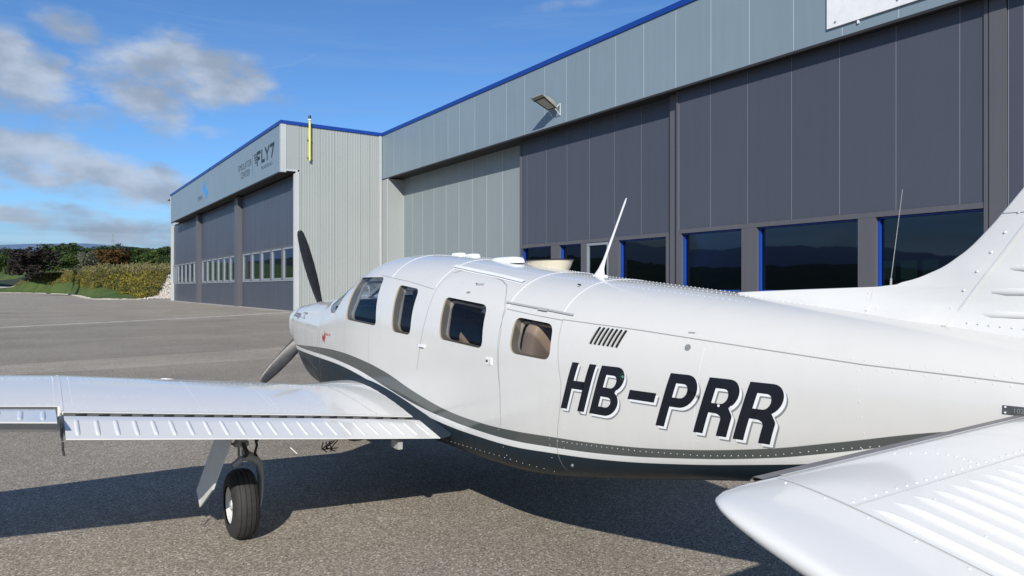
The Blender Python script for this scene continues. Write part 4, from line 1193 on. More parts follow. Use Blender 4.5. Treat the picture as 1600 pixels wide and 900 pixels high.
# distance of the grass edge and height of the bank's crest, by bearing
E_PX = [-600, -60, 0, 60, 100, 118, 130, 136, 150, 180, 220, 264, 330, 420, 900]
E_D = [300, 262, 250, 215, 180, 150, 122, 110, 101, 98, 100, 105.5, 112, 125, 240]
C_PX = [-600, -60, 0, 12, 25, 45, 65, 100, 140, 200, 265, 330, 420, 900]
C_PY = [449, 449, 448, 447, 445, 439, 433, 429, 427, 426, 423, 420, 418, 435]
def e_d(px): return float(np.interp(px, E_PX, E_D))
def crest_z(px): d1 = e_d(px) + 42; return ypx(d1, float(np.interp(px, C_PX, C_PY)) + .5 * math.sin(px * .11) + 1.0 * math.sin(px * .043 + 1))
def bank_z(px, f):
    """f runs from the edge (0) over the crest (1) to the back (2.5)"""
    if f < .34: z = .25 * f / .34
    elif f < 1: z = .25 + (crest_z(px) - .25) * sstep(.34, 1.0, f) ** .9
    else: z = crest_z(px) + (f - 1) * .3
    w = sstep(.45, .75, f)
    x, y = spot(px, e_d(px) + 42 * f)
    return z + .35 * fbm(x * 2, y * 2) * w - .10
def fbm(x, y):
    return (math.sin(x * .13 + 1.3) * math.cos(y * .11) + .5 * math.sin(x * .31 + y * .23) + .25 * math.sin(x * .77 - y * .61)) / 1.75
def sstep(a, b, x):
    t = min(max((x - a) / (b - a), 0), 1); return t * t * (3 - 2 * t)
epts = [spot(px, e_d(px)) for px in list(range(-600, 100, 20)) + list(range(100, 300, 6)) + list(range(300, 460, 20))]
APRON = [(-260, -200), (56, -200), (56, 150)] + epts[::-1]
ap = sheet('apron', APRON, 0.0, 'asphalt')
sheet('painted_line', [(-40, 13.2), (-1.1, 35.62), (7.1, 41.2), (14.2, 47.2), (14.2, 47.5), (7.1, 41.5), (-1.1, 35.92), (-40, 13.5)], .004, 'line_paint')
sheet('concrete_strip', [(14.4, 49.6), (15.2, 49.6), (15.2, 103), (14.4, 103)], .004, 'concrete')
kb = MB(); edge = [spot(px, e_d(px) + .2) for px in list(range(-100, 100, 4)) + list(range(100, 268, 2))]
for a, c in zip(edge[:-1], edge[1:]):
    L_ = math.hypot(c[0] - a[0], c[1] - a[1]); n = max(1, int(L_ / 1.1))
    for i in range(n):
        t = (i + .5) / n; x = a[0] + (c[0] - a[0]) * t; y = a[1] + (c[1] - a[1]) * t
        w = random.uniform(.35, .8); l = L_ / n * .48; an = math.atan2(c[1] - a[1], c[0] - a[0]); hh = random.uniform(.05, .19)
        vs = []
        for sx, sy in ((-l, -w / 2), (l, -w / 2), (l, w / 2), (-l, w / 2)):
            vs.append((x + sx * math.cos(an) - sy * math.sin(an), y + sx * math.sin(an) + sy * math.cos(an)))
        kb.add([(p[0], p[1], -.01) for p in vs] + [(p[0], p[1], hh) for p in vs], [(4, 5, 6, 7), (0, 1, 5, 4), (1, 2, 6, 5), (2, 3, 7, 6), (3, 0, 4, 7)])
o = kb.build('stone_edging', ['pebbles']); tag(o, 'low pale stone edging between the apron and the grass', 'edging', kind='stuff')
b = MB(); rows = []
for px in range(-600, 460, 6): rows.append([Vector((*spot(px, e_d(px) + 42 * f), bank_z(px, f))) for f in np.linspace(0, 2.4, 49)])
b.grid(rows); o = b.build('grass_bank', ['grass'], smooth=True, fix=False); tag(o, kind='structure')
if o.data.polygons[len(o.data.polygons) // 2].normal.z < 0: o.data.flip_normals()
def tufts(name, n, pick, hmin, hmax, w, matn, label, cat, blades=6):
    vs = []; fs = []; k = 0
    while k < n:
        px, f = pick()
        if px is None: continue
        k += 1; x, y = spot(px, e_d(px) + 42 * f); z = bank_z(px, f); hh = random.uniform(hmin, hmax) * (.55 + .9 * (.5 + .5 * fbm(x * 5 + 3, y * 5)))
        for j in range(blades):
            a = random.uniform(0, 6.28); r = random.uniform(0, w); px_, py_ = x + r * math.cos(a), y + r * math.sin(a); q = random.uniform(.10, .26) * w * 1.4
            zz = z + hh * random.uniform(.1, .95); a2 = random.uniform(0, 6.28); i0 = len(vs)
            vs += [(px_ - q * math.cos(a2), py_ - q * math.sin(a2), zz - q * .5), (px_ + q * math.cos(a2), py_ + q * math.sin(a2), zz - q * .3), (px_ + random.uniform(-q, q), py_, zz + q * 1.3)]
            fs.append((i0, i0 + 1, i0 + 2))
    b = MB(); b.v = vs; b.f = fs; b.mi = [0] * len(fs)
    o = b.build(name, [matn], fix=False); tag(o, label, cat, kind='stuff'); return o
def rub(px, f):          # rubble slope wedge next to the hangar
    return px > 268 - 42 * (1 - f / .95) and f < .95
def pick_weeds():
    px = random.uniform(48, 300); f = random.uniform(.10, 1.05)
    lo = float(np.interp(px, [48, 80, 130, 180, 205, 222, 250], [.80, .66, .60, .56, .46, .16, .08])) + .06 * fbm(px * .9, 3)
    if f < lo or rub(px, f) or (px < 90 and f > .98): return None, 0
    x_, y_ = spot(px, e_d(px) + 42 * f)
    if px < 205 and fbm(x_ * 3.1 + 5, y_ * 2.2) < -.12 and random.random() < .9: return None, 0
    return px, f
def pick_green():
    px, f = pick_weeds()
    return (px, f) if px and random.random() < float(np.interp(px, [50, 100, 175], [1, .75, .5])) else (None, 0)
def pick_dry():
    px = random.uniform(22, 300); f = random.uniform(.80, 1.25)
    x_, y_ = spot(px, e_d(px) + 42 * f)
    return (px, f) if px > 22 + 40 * (f - .8) and fbm(x_ * 2.7, y_ * 3.3 + 9) > -.15 else (None, 0)
tufts('weeds', 6500, pick_weeds, .1, 1.0, .50, 'weeds', 'yellow flowering weeds covering the bank beside the far hangar', 'weeds', 7)
tufts('green_weeds', 5500, pick_green, .1, 1.1, .55, 'weeds_green', 'dark green weeds on the left part of the bank', 'weeds', 7)
tufts('tall_dry_grass', 4500, pick_dry, .4, 2.0, .5, 'dry_grass', 'tall dry grass along the top of the bank', 'dry grass', 5)
b = MB(); k = 0
while k < 2600:
    px = random.uniform(222, 300); f = random.uniform(.0, .95)
    if not rub(px, f): continue
    k += 1; x, y = spot(px, e_d(px) + 42 * f); z = bank_z(px, f) + .1; r = random.uniform(.10, .36)
    vs = [Vector((x, y, z)) + Vector((random.uniform(.6, 1.2) * r * a, random.uniform(.6, 1.2) * r * c, random.uniform(.5, 1) * r * d_)) for a, c, d_ in ((1, 0, 0), (-1, 0, 0), (0, 1, 0), (0, -1, 0), (0, 0, 1), (0, 0, -1))]
    b.add(vs, [(0, 2, 4), (2, 1, 4), (1, 3, 4), (3, 0, 4), (2, 0, 5), (1, 2, 5), (3, 1, 5), (0, 3, 5)])
tag(b.build('rubble_slope', ['pebbles'], fix=False), 'pale rubble stones piled against the far hangar corner', 'rubble', kind='stuff')
# pale track crossing the grass at the left
b = MB(); rows = []
for px in range(-200, 30, 8):
    f0 = .60 + .25 * sstep(-60, 26, px); rows.append([Vector((*spot(px, e_d(px) + 42 * f), bank_z(px, f) + .12)) for f in (f0, f0 + .10, f0 + .20)])
b.grid(rows); o = b.build('path', ['concrete'], smooth=True, fix=False); tag(o, kind='structure')

# trees
def leaf_crown(seed, n=900, lobes=9, leaf=.035):
    rnd = random.Random(seed); vs = []; fs = []
    C = [(rnd.uniform(-.36, .36), rnd.uniform(-.30, .30), rnd.uniform(.10, .80), rnd.uniform(.14, .24)) for _ in range(lobes + 6)] + [(0, 0, .5, .34), (0, 0, .25, .3)]
    for i in range(n):
        cx, cy, cz, r = rnd.choice(C)
        d = Vector((rnd.gauss(0, 1), rnd.gauss(0, 1), rnd.gauss(0, 1))).normalized() * r * rnd.uniform(.65, 1.08)
        p = Vector((cx, cy, cz)) + d; q = leaf * rnd.uniform(.6, 1.6)
        a = Vector((rnd.gauss(0, 1), rnd.gauss(0, 1), rnd.gauss(0, 1))).normalized(); e = a.orthogonal().normalized(); f = a.cross(e)
        k = len(vs); vs += [p + e * q, p + f * q * .7, p - e * q, p - f * q * .7 + a * q * .5]; fs += [(k, k + 1, k + 2), (k, k + 2, k + 3)]
    return vs, fs
CROWN = {}
def crown_mesh(matn, seed, n=900):
    key = (matn, seed, n)
    if key not in CROWN:
        b = MB(); vs, fs = leaf_crown(seed, n, leaf=.034 if n > 1500 else .04); b.v = vs; b.f = fs; b.mi = [0] * len(fs); CROWN[key] = b.mesh('crown', [matn], fix=False)
    return CROWN[key]
tb = MB(); tb.tube((0, 0, 0), (.02, .01, .55), .030, .012, 7, False)
for a in range(5):
    tb.tube((.01, 0, .22 + .05 * a), (.18 * math.cos(a * 1.3), .18 * math.sin(a * 1.3), .45 + .07 * a), .012, .004, 5, False)
TRUNK = tb.mesh('trunk', ['bark'], True)
def tree(x, y, z, hgt, wid, matn, seed, label, name='tree', cat='tree', group=None, n=1600):
    t = empty(name, (x, y, z)); tag(t, label, cat, group)
    inst('trunk', TRUNK, t, scale=(wid, wid, hgt)); inst('crown', crown_mesh(matn, seed, n), t, (0, 0, 0), (0, 0, seed * 1.7), (wid * 1.25, wid * 1.25, hgt))
    return t
TREES = [  # px, depth, top py, base py, width px, material, label
 (50, 150, 386, 428, 62, 'leaf_purple', 'dark purple leaved bush standing by the path left of the bank', 'bush'),
 (8, 185, 391, 424, 30, 'leaf_green', 'dark green bush at the left edge of the picture', 'bush'),
 (92, 175, 396, 420, 34, 'leaf_bright', 'bright green bush right of the dark purple bush', 'bush'),
 (118, 185, 392, 420, 36, 'leaf_green', 'green bush between the bright green and the pale grey one', 'bush'),
 (137, 170, 391, 421, 28, 'leaf_grey', 'pale grey green bush left of the rust coloured one', 'bush'),
 (174, 165, 386, 421, 44, 'leaf_rust', 'rust coloured bush in the middle of the bank', 'bush'),
 (205, 190, 395, 420, 26, 'leaf_green', 'small green bush right of the rust coloured one', 'bush'),
 (240, 180, 391, 420, 38, 'leaf_bright', 'yellowish green bush nearest the far hangar corner', 'bush'),
 (262, 200, 396, 420, 26, 'leaf_green', 'dark bush half hidden behind the far hangar corner', 'bush'),
 (85, 300, 379, 408, 34, 'leaf_green', 'tall dark tree with a ragged top behind the purple bush', 'tree'),
 (101, 300, 378, 408, 30, 'leaf_green', 'tall dark tree with a bent top, right of its ragged neighbour', 'tree'),
 (60, 320, 388, 410, 36, 'leaf_green', 'mid height tree just above the dark purple bush', 'tree'),
 (28, 330, 389, 410, 34, 'leaf_green', 'tree above the path at the far left', 'tree'),
 (122, 320, 385, 408, 34, 'leaf_green', 'tree above the pale grey green bush, left of it', 'tree'),
 (146, 340, 384, 408, 36, 'leaf_green', 'tree above the pale grey green bush, right of it', 'tree'),
 (168, 350, 381, 408, 36, 'leaf_far', 'tree directly left of the lattice pylon', 'tree'),
 (196, 350, 385, 408, 36, 'leaf_far', 'tree right of the lattice pylon', 'tree'),
 (222, 350, 386, 408, 34, 'leaf_green', 'tree above the yellowish green bush', 'tree'),
 (256, 350, 384, 410, 40, 'leaf_green', 'tree behind the far hangar corner', 'tree'),
 (3, 300, 386, 415, 22, 'leaf_far', 'dark tree cut by the left edge of the picture', 'tree'),
]
for i, (px, dist, top, base, wpx, m_, lab, cat) in enumerate(TREES):
    x, y = spot(px, dist); z0 = ypx(dist, base + 3) ; hgt = ypx(dist, top) - z0; wid = wpx / 1109 * dist
    tree(x, y, z0, hgt / .98, wid, m_, i + 1, lab, 'bush' if cat == 'bush' else 'tree', cat, n=2400)
# ground rising behind the bank so the trees stand on it
b = MB(); rows = []
for px in range(-700, 700, 25):
    row = []
    k_ = 1 - sstep(10, 60, px)
    for dist, py in ((215 + 90 * k_, 424 + 14 * k_), (250 + 75 * k_, 421 + 8 * k_), (300 + 60 * k_, 414 + 9 * k_), (400, 409), (480, 404), (700, 398)):
        x, y = spot(px, dist); row.append(Vector((x, y, ypx(dist, py + 1.5 * math.sin(px * .02)))))
    rows.append(row)
b.grid(rows); o = b.build('meadow', ['grass'], smooth=True, fix=False); tag(o, kind='structure')
if o.data.polygons[0].normal.z < 0: o.data.flip_normals()
# wooded hill and far mountain
def ridge(name, dist, prof_px, matn, depth, label=None):
    b = MB(); rows = []
    for px, top in prof_px:
        row = []
        for k in range(7):
            f = k / 6; dd = dist + depth * f; x, y = spot(px, dd); zt = ypx(dist, top); row.append(Vector((x, y, (zt - 2) * math.sin(f * math.pi / 2) ** .8 + 2)))
        rows.append(row)
    b.grid(rows); o = b.build(name, [matn], smooth=True, fix=False); tag(o, kind='structure')
    if o.data.polygons[0].normal.z < 0: o.data.flip_normals()
    return o
hp = [(-900, 392), (-500, 386), (-200, 389), (-60, 388), (0, 391), (40, 390), (80, 386), (110, 387), (140, 381), (165, 377), (190, 376.5), (215, 377), (235, 381), (265, 384), (320, 386), (420, 388), (600, 390), (1100, 393), (1700, 390)]
hpi = [(px, float(np.interp(px, [q[0] for q in hp], [q[1] for q in hp]))) for px in list(range(-900, 1700, 20))]
ridge('hill', 900, hpi, 'leaf_far', 240)
vs = []; fs = []; rnd = random.Random(5)
for i in range(15000):
    px = rnd.uniform(-120, 330); f = rnd.uniform(0, 1) ** .7; dd = 900 + 240 * f; top = float(np.interp(px, [q[0] for q in hp], [q[1] for q in hp]))
    x, y = spot(px, dd); z = (ypx(900, top) - 2) * math.sin(f * math.pi / 2) ** .8 + 2 + rnd.uniform(-2, 4.5)
    q = rnd.uniform(1.2, 3.4); a = Vector((rnd.gauss(0, 1), rnd.gauss(0, 1), rnd.gauss(0, .7))).normalized(); e = a.orthogonal().normalized(); g_ = a.cross(e); p = Vector((x, y, z)); k = len(vs)
    vs += [p + e * q, p + g_ * q, p - e * q, p - g_ * q]; fs += [(k, k + 1, k + 2), (k, k + 2, k + 3)]
b = MB(); b.v = vs; b.f = fs; b.mi = [0] * len(fs); tag(b.build('hill_wood', ['leaf_far'], fix=False), 'dark wood covering the far hill', 'wood', kind='stuff')
mp = [(px, 380 + 6 * math.sin(px * .011 + 1.0) + 3 * math.sin(px * .03)) for px in range(-900, 1800, 30)]
ridge('mountain', 3200, mp, 'far_mountain', 500)
for nm, dist, hgt, dep, mt in (('hill', 900, 42, 260, 'leaf_far'), ('mountain', 3200, 230, 500, 'far_mountain')):
    b = MB(); rows = []
    for a in range(92, 336, 3):
        t_ = R(34.07 + a); h_ = hgt * (1 + .25 * math.sin(a * .09) + .12 * math.sin(a * .31))
        rows.append([Vector((math.sin(t_) * (dist + dep * f), math.cos(t_) * (dist + dep * f), h_ * math.sin(f * math.pi / 2) ** .8 - .5)) for f in np.linspace(0, 1, 6)])
    b.grid(rows); o = b.build(nm, [mt], smooth=True, fix=False); tag(o, kind='structure')
    if o.data.polygons[0].normal.z < 0: o.data.flip_normals()
# lattice pylon on the hill
x, y = spot(176, 620); pz = 8.0; ph = ypx(620, 364) - pz
py_ = empty('pylon', (x, y, pz)); tag(py_, 'grey lattice power pylon rising above the wooded hill', 'pylon')
for sx, sy in ((-1, -1), (1, -1), (1, 1), (-1, 1)):
    b = MB(); b.tube((sx * 2.6, sy * 2.6, 0), (sx * .4, sy * .4, ph), .22, .12, 5); b.build('leg', ['pylon_steel'], py_)
b = MB()
for k in range(9):
    z0, z1 = ph * k / 9, ph * (k + 1) / 9; r0, r1 = 2.6 - 2.2 * k / 9, 2.6 - 2.2 * (k + 1) / 9
    for (sx, sy), (tx, ty) in (((-1, -1), (1, -1)), ((1, -1), (1, 1)), ((1, 1), (-1, 1)), ((-1, 1), (-1, -1))):
        b.tube((sx * r0, sy * r0, z0), (tx * r1, ty * r1, z1), .08, .08, 4); b.tube((tx * r0, ty * r0, z0), (sx * r1, sy * r1, z1), .08, .08, 4)
b.build('bracing', ['pylon_steel'], py_)
for k, zf in enumerate((.72, .85, .97)):
    b = MB(); wv = 5 - k; b.tube((-wv, 0, ph * zf), (wv, 0, ph * zf), .15, .15, 4); b.build('cross_arm', ['pylon_steel'], py_)

# ------------------------------------------------------------------ main hangar
FX = 21.66; ZB = 9.75; ZT = 12.95
h1 = empty('hangar', (FX, 20, 0)); tag(h1, 'large grey hangar with dark sliding doors and a light grey fascia right behind the airplane', 'hangar')
def part(name, mats, root, box, mi=0, parent=None, bevel=0.0, label=None):
    b = MB(); off = Vector(root.location) if root else Vector((0, 0, 0))
    x0, x1, y0, y1, z0, z1 = box
    b.box(x0 - off.x, x1 - off.x, y0 - off.y, y1 - off.y, z0 - off.z, z1 - off.z)
    p_ = parent or root
    o = b.build(name, mats, p_, bevel=bevel)
    if label: o['label'] = label
    return o
SEAM = 1.78
# backing seen in the joints
part('fascia_backing', 'joint_light', h1, (FX + .008, FX + .12, -14, 49.36, ZB + .02, ZT))
y = 49.36; ys = [45.4, 43.12, 41.1, 39.21, 37.76, 35.94, 34.31, 32.59, 30.82, 29.06, 27.28, 25.54, 23.74, 21.97, 20.15, 18.35, 16.58, 14.77, 13.0, 11.2, 9.4, 7.6, 5.8, 4.0, 2.2, .4, -1.4, -3.2, -5, -7, -9, -11, -13]
ys = [49.355] + [47.3] + ys
for a, c in zip(ys[:-1], ys[1:]):
    part('fascia_panel', 'fascia_grey', h1, (FX, FX + .007, c + .013, a - .013, ZB, ZT))
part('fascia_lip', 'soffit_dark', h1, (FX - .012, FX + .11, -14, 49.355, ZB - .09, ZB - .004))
part('roof_trim', 'trim_blue', h1, (FX - .05, FX + .45, -14, 49.30, ZT + .004, ZT + .24))
part('roof', 'roof_dark', h1, (FX + .46, 50, -14, 49.3, ZT + .02, ZT + .16))
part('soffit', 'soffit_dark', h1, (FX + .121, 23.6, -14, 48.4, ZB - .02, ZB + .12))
# light grey recessed panels
part('recess_backing', 'joint_light', h1, (22.909, 23.1, 32.4, 48.5, 0, ZB - .03))
lr = [48.22, 46.82, 45.14, 43.45, 41.72, 40.0, 38.31, 36.6, 34.87, 33.0, 32.5]
for a, c in zip(lr[:-1], lr[1:]):
    part('recess_panel', 'light_grey_panel', h1, (22.90, 22.908, c + .020, a - .020, 0, ZB - .03))
b_ = part('recess_jamb', 'side_white', h1, (FX + .0, 23.2, 48.26, 49.35, 0, ZB - .095))
part('jamb_trim', 'trim_white', h1, (FX - .03, FX + .0 - .002, 48.20, 48.42, 0, ZB - .1))

def window_row(root, X, y_hi, y_lo, z0, z1, name='window', glass='hangar_glass', frame='frame_blue', fw=.14, depth=.10, label=None):
    off = Vector(root.location)
    b = MB()
    def bx(x0, x1, y0, y1, a, c): b.box(x0 - off.x, x1 - off.x, y0 - off.y, y1 - off.y, a - off.z, c - off.z)
    bx(X - .01, X + depth, y_hi - fw, y_hi, z0, z1); bx(X - .01, X + depth, y_lo, y_lo + fw * .6, z0, z1)
    bx(X - .01, X + depth, y_lo + fw * .6 + .001, y_hi - fw - .001, z1 - fw * .8, z1); bx(X - .01, X + depth, y_lo + fw * .6 + .001, y_hi - fw - .001, z0, z0 + fw * .8)
    w = b.build(name, [frame], root)
    if label: w['label'] = label
    b = MB(); b.box(X + depth * .55 - off.x, X + depth * .55 + .02 - off.x, y_lo + fw * .5 - off.y, y_hi - fw * .9 - off.y, z0 + fw * .7 - off.z, z1 - fw * .7 - off.z)
    b.build('pane', [glass], w)
    return w
def door_leaf(root, X, y_hi, y_lo, seams_, wins, zp, zw0, zw1, thick=.16, ztop=ZB - .03):
    """sliding door: stacked upper panels, a row of windows, a solid base"""
    off = Vector(root.location)
    d = MB(); d.box(X + .009 - off.x, X + thick - off.x, y_lo - off.y, y_hi - off.y, zp - off.z, ztop - off.z)
    dr = d.build('sliding_door', ['joint_dark'], root)
    S_ = [y_hi - .12] + seams_ + [y_lo + .12]
    def pt(name, m, x0, x1, y0, y1, z0, z1):
        b = MB(); b.box(x0 - off.x, x1 - off.x, y0 - off.y, y1 - off.y, z0 - off.z, z1 - off.z); return b.build(name, [m], dr)
    for a, c in zip(S_[:-1], S_[1:]): pt('door_panel', 'door_dark', X, X + .008, c + .013, a - .013, zp + .16, ztop)
    pt('door_stile', 'pillar_brown', X - .04, X + .008, y_hi - .105, y_hi, 0, ztop); pt('door_stile', 'pillar_brown', X - .04, X + .008, y_lo, y_lo + .105, 0, ztop)
    pt('door_rail', 'pillar_brown', X - .02, X + .10, y_lo + .108, y_hi - .108, zp - .02, zp + .15)
    pt('door_base', 'door_dark', X, X + .12, y_lo + .108, y_hi - .108, 0, zw0 - .01)
    # solid posts between the windows
    edges = [y_hi - .108]
    for (a, c) in wins: edges += [a, c]
    edges.append(y_lo + .108)
    for a, c in zip(edges[::2], edges[1::2]):
        if a - c > .05: pt('window_post', 'pillar_brown', X - .015, X + .12, c + .004, a - .004, zw0, zp - .024)
    for (a, c, fr, fw) in [(w[0], w[1], *(('frame_blue', .16))) for w in wins]:
        if abs(a - 26.68) < .01:
            w = window_row(root, X - .02, a - .02, c + .02, zw0, zp - .05, frame='frame_grey', fw=.14)
        else:
            w = window_row(root, X + .135, a, c, zw0, zp - .03, frame=fr, fw=.05, depth=.20)
    return dr
door_leaf(h1, 22.46, 32.40, 21.12, [31.74, 29.99, 28.23, 26.49, 24.70, 22.94], [(32.28, 29.57), (28.86, 27.12), (26.68, 25.1), (24.40, 21.45)], 3.84, 1.5, 3.7)
part('door_column', 'pillar_brown', h1, (22.28, 22.62, 20.66, 21.06, 0, ZB - .03))
part('door_gap', 'black', h1, (22.50, 22.62, 20.52, 20.655, 0, ZB - .03))
door_leaf(h1, 22.10, 20.50, 8.95, [18.75, 17.0, 15.15, 13.36, 11.51, 9.69], [(20.26, 17.27), (16.59, 12.73), (12.14, 9.08)], 3.88, 1.5, 3.7)
part('door_column', 'pillar_brown', h1, (22.05, 22.5, 8.50, 8.92, 0, ZB - .03))
part('end_backing', 'joint_dark', h1, (22.109, 22.3, -14, 8.48, 0, ZB - .03))
ye = [8.46, 8.1, 6.3, 4.5, 2.7, .9, -.9, -2.7, -4.5, -6.3, -8.1, -9.9, -11.7, -13.5]
for a, c in zip(ye[:-1], ye[1:]): part('end_panel', 'door_dark', h1, (22.10, 22.108, c + .012, a - .012, 0, ZB - .03))
# interior hall
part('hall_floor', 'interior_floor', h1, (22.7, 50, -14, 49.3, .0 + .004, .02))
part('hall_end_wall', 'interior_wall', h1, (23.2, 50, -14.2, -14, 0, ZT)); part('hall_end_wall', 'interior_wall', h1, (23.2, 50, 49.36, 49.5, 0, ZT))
BX = 46.0
wy = [(60, 33), ]
openings = [(21.35, 22.4), (22.65, 23.75), (24.0, 24.9)]
ow0, ow1 = 2.17, 3.38
# far wall of the hall with a strip of daylight windows
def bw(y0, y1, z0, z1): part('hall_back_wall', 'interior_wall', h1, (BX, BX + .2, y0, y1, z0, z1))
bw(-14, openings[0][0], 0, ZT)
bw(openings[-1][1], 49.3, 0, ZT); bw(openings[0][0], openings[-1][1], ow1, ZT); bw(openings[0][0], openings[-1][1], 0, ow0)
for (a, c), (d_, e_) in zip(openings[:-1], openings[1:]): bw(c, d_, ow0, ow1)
b = MB(); rows = []
for y_ in np.linspace(-20, 120, 60): rows.append([Vector((56 + 16 * f, y_, 7 * sstep(.1, 1, f) + .4 * fbm(y_ * 3, f * 40) * f - .1)) for f in np.linspace(0, 1, 14)])
b.grid(rows); o = b.build('grass_bank', ['grass'], smooth=True, fix=False); tag(o, kind='structure')
if o.data.polygons[len(o.data.polygons) // 2].normal.z < 0: o.data.flip_normals()
# white board on the fascia
brd = part('name_board', 'board_white', h1, (FX - .07, FX - .012, -6, 13.5, 10.1, ZT - .1))
b = MB()
for yy, zz in ((13.2, 10.25), (13.2, 11.2), (11.2, 10.3), (9.4, 10.3)): b.tube((-.09, yy - 20, zz), (-.07, yy - 20, zz), .035, .035, 8)
b.build('board_bolts', ['frame_grey'], brd)
for yy in (12.45, 9.9): part('board_clip', 'board_white', h1, (FX - .05, FX - .012, yy - .03, yy + .03, 9.98, 10.10), parent=brd)

# ------------------------------------------------------------------ far hangar with lettering
GX = 14.2; WX = 15.22; YS = 49.36; YE = 96.4; YW = 101.6
h2 = empty('hangar', (WX, 75, 0)); tag(h2, 'farther hangar with black lettering on its fascia and a white ribbed side wall', 'hangar')
part('fascia', 'fascia_grey', h2, (GX, GX + .10, YS + .26, YE - .2, ZB - .05, ZT))
part('corner_trim', 'trim_white', h2, (GX - .03, GX + .34, YS - .03, YS + .255, ZB - .12, ZT))
part('corner_trim', 'trim_white', h2, (GX - .03, GX + .30, YE - .19, YE + .1, ZB - .1, ZT))
part('corner_trim', 'trim_white', h2, (15.0, 15.35, YW - .3, YW + .05, 0, ZB - .04))
part('fascia_side', 'side_white', h2, (GX + .345, WX + .243, YS, YS + .1, ZB + .10, ZT))
part('side_lip', 'trim_white', h2, (GX + .345, WX + .12, YS - .03, YS + .1, ZB - .02, ZB + .095))
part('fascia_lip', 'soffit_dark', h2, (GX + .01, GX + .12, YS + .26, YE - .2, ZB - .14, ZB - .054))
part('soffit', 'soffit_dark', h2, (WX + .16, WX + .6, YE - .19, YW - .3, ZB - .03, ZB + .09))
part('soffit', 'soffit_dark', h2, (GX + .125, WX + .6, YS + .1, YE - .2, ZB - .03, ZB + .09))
part('roof_trim', 'trim_blue', h2, (GX - .06, GX + .4, YS - .06, YE, ZT + .004, ZT + .24))
part('roof_trim', 'trim_blue', h2, (GX + .402, FX + .10, YS - .06, YS + .3, ZT + .004, ZT + .24))
part('roof', 'roof_dark', h2, (GX + .41, 50, YS + .31, YW, ZT, ZT + .12))
part('wall', 'trim_white', h2, (WX + .14, 50, YW + .052, YW + .15, 0, ZT - .2)); part('wall', 'side_white', h2, (WX + .24, FX, YS + .12, YS + .25, 0, ZT))
part('corner_trim', 'trim_white', h2, (WX - .02, WX + .24, YS - .035, YS + .12, 0, ZB - .03))
part('corner_trim', 'trim_white', h2, (WX - .10, WX - .022, YS + .05, YS + .30, 0, ZB - .15))
part('corner_trim', 'trim_white', h2, (FX - .22, FX - .034, YS - .03, YS + .1, 0, ZT))
# ribbed side wall: one cassette panel per joint
xs = [WX + .245, 15.62, 16.95, 18.02, 18.99, 19.97, 20.7, FX - .225]
for a, c in zip(xs[:-1], xs[1:]):
    b = MB(); pts = []; n = max(1, int(round((c - a) / .20))); w = (c - a - .008) / n
    for i in range(n):
        x0 = a + .004 + i * w
        pts += [(x0, 0), (x0 + w * .55, 0), (x0 + w * .65, -.022), (x0 + w * .90, -.022), (x0 + w * .999, 0)]
    rows = [[Vector((x - WX, YS + .03 + y_ - 75, z)) for x, y_ in pts] for z in (0.0, ZB + .10 if c <= WX + .3 else ZT)]
    b.grid(rows); b.build('wall_panel', ['side_white'], h2, fix=False)
# facade bays
def bay(y_hi, y_lo, nwin, X=15.30):
    part('bay_door', 'door_dark', h2, (X, X + .12, y_lo, y_hi, 4.72, ZB - .15))
    part('bay_door', 'door_dark', h2, (X + .03, X + .12, y_lo, y_hi, 0, 2.12))
    part('door_sill', 'frame_grey', h2, (X - .02, X + .14, y_lo, y_hi, 2.125, 2.22))
    part('door_rail', 'pillar_brown', h2, (X - .01, X + .12, y_lo, y_hi, 4.60, 4.715))
    w = (y_hi - y_lo) / nwin
    for i in range(nwin):
        a = y_hi - w * i; c = a - w
        window_row(h2, X + .02, a - .25, c + .02, 2.23, 4.59, glass='far_glass', frame='frame_grey', fw=.18, depth=.14)
        part('window_post', 'pillar_brown', h2, (X - .05, X + .16, a - .245, a - .002, 2.23, 4.59))
bay(65.0, 50.0, 5); bay(83.0, 67.3, 6); bay(101.2, 85.2, 6)
for y0, y1 in ((65.05, 66.3), (83.05, 84.3), (66.35, 67.25), (84.35, 85.15)):
    if y1 - y0 > 1: part('pillar', 'pillar_brown', h2, (14.95, 15.6, y0, y1, 0, ZB - .15))
    else: part('pillar', 'door_dark', h2, (15.25, 15.6, y0, y1, 0, ZB - .15))
part('jamb', 'pillar_brown', h2, (15.22, 15.6, 49.62, 49.98, 0, ZB - .15))
part('hall_back_wall', 'interior_wall', h2, (24, 24.2, 49.7, YW, 0, ZT)); part('hall_floor', 'interior_floor', h2, (15.6, 24, 49.7, YW - .1, .004, .02))

def wall_text(body, y_left, z0, height, width, matn, label, name='lettering', bold=0.0):
    bm = text_mesh(body, 1.0, 1.0)
    xs_ = [v.co.x for v in bm.verts]; zs_ = [v.co.y for v in bm.verts]
    sx = width / (max(xs_) - min(xs_)); sz = height / (max(zs_) - min(zs_))
    for v in bm.verts:
        v.co = Vector((GX - .006 - WX, y_left - (v.co.x - min(xs_)) * sx - 75, z0 + (v.co.y - min(zs_)) * sz))
    o = from_bm(bm, name, [matn], h2, smooth=False); o['label'] = label
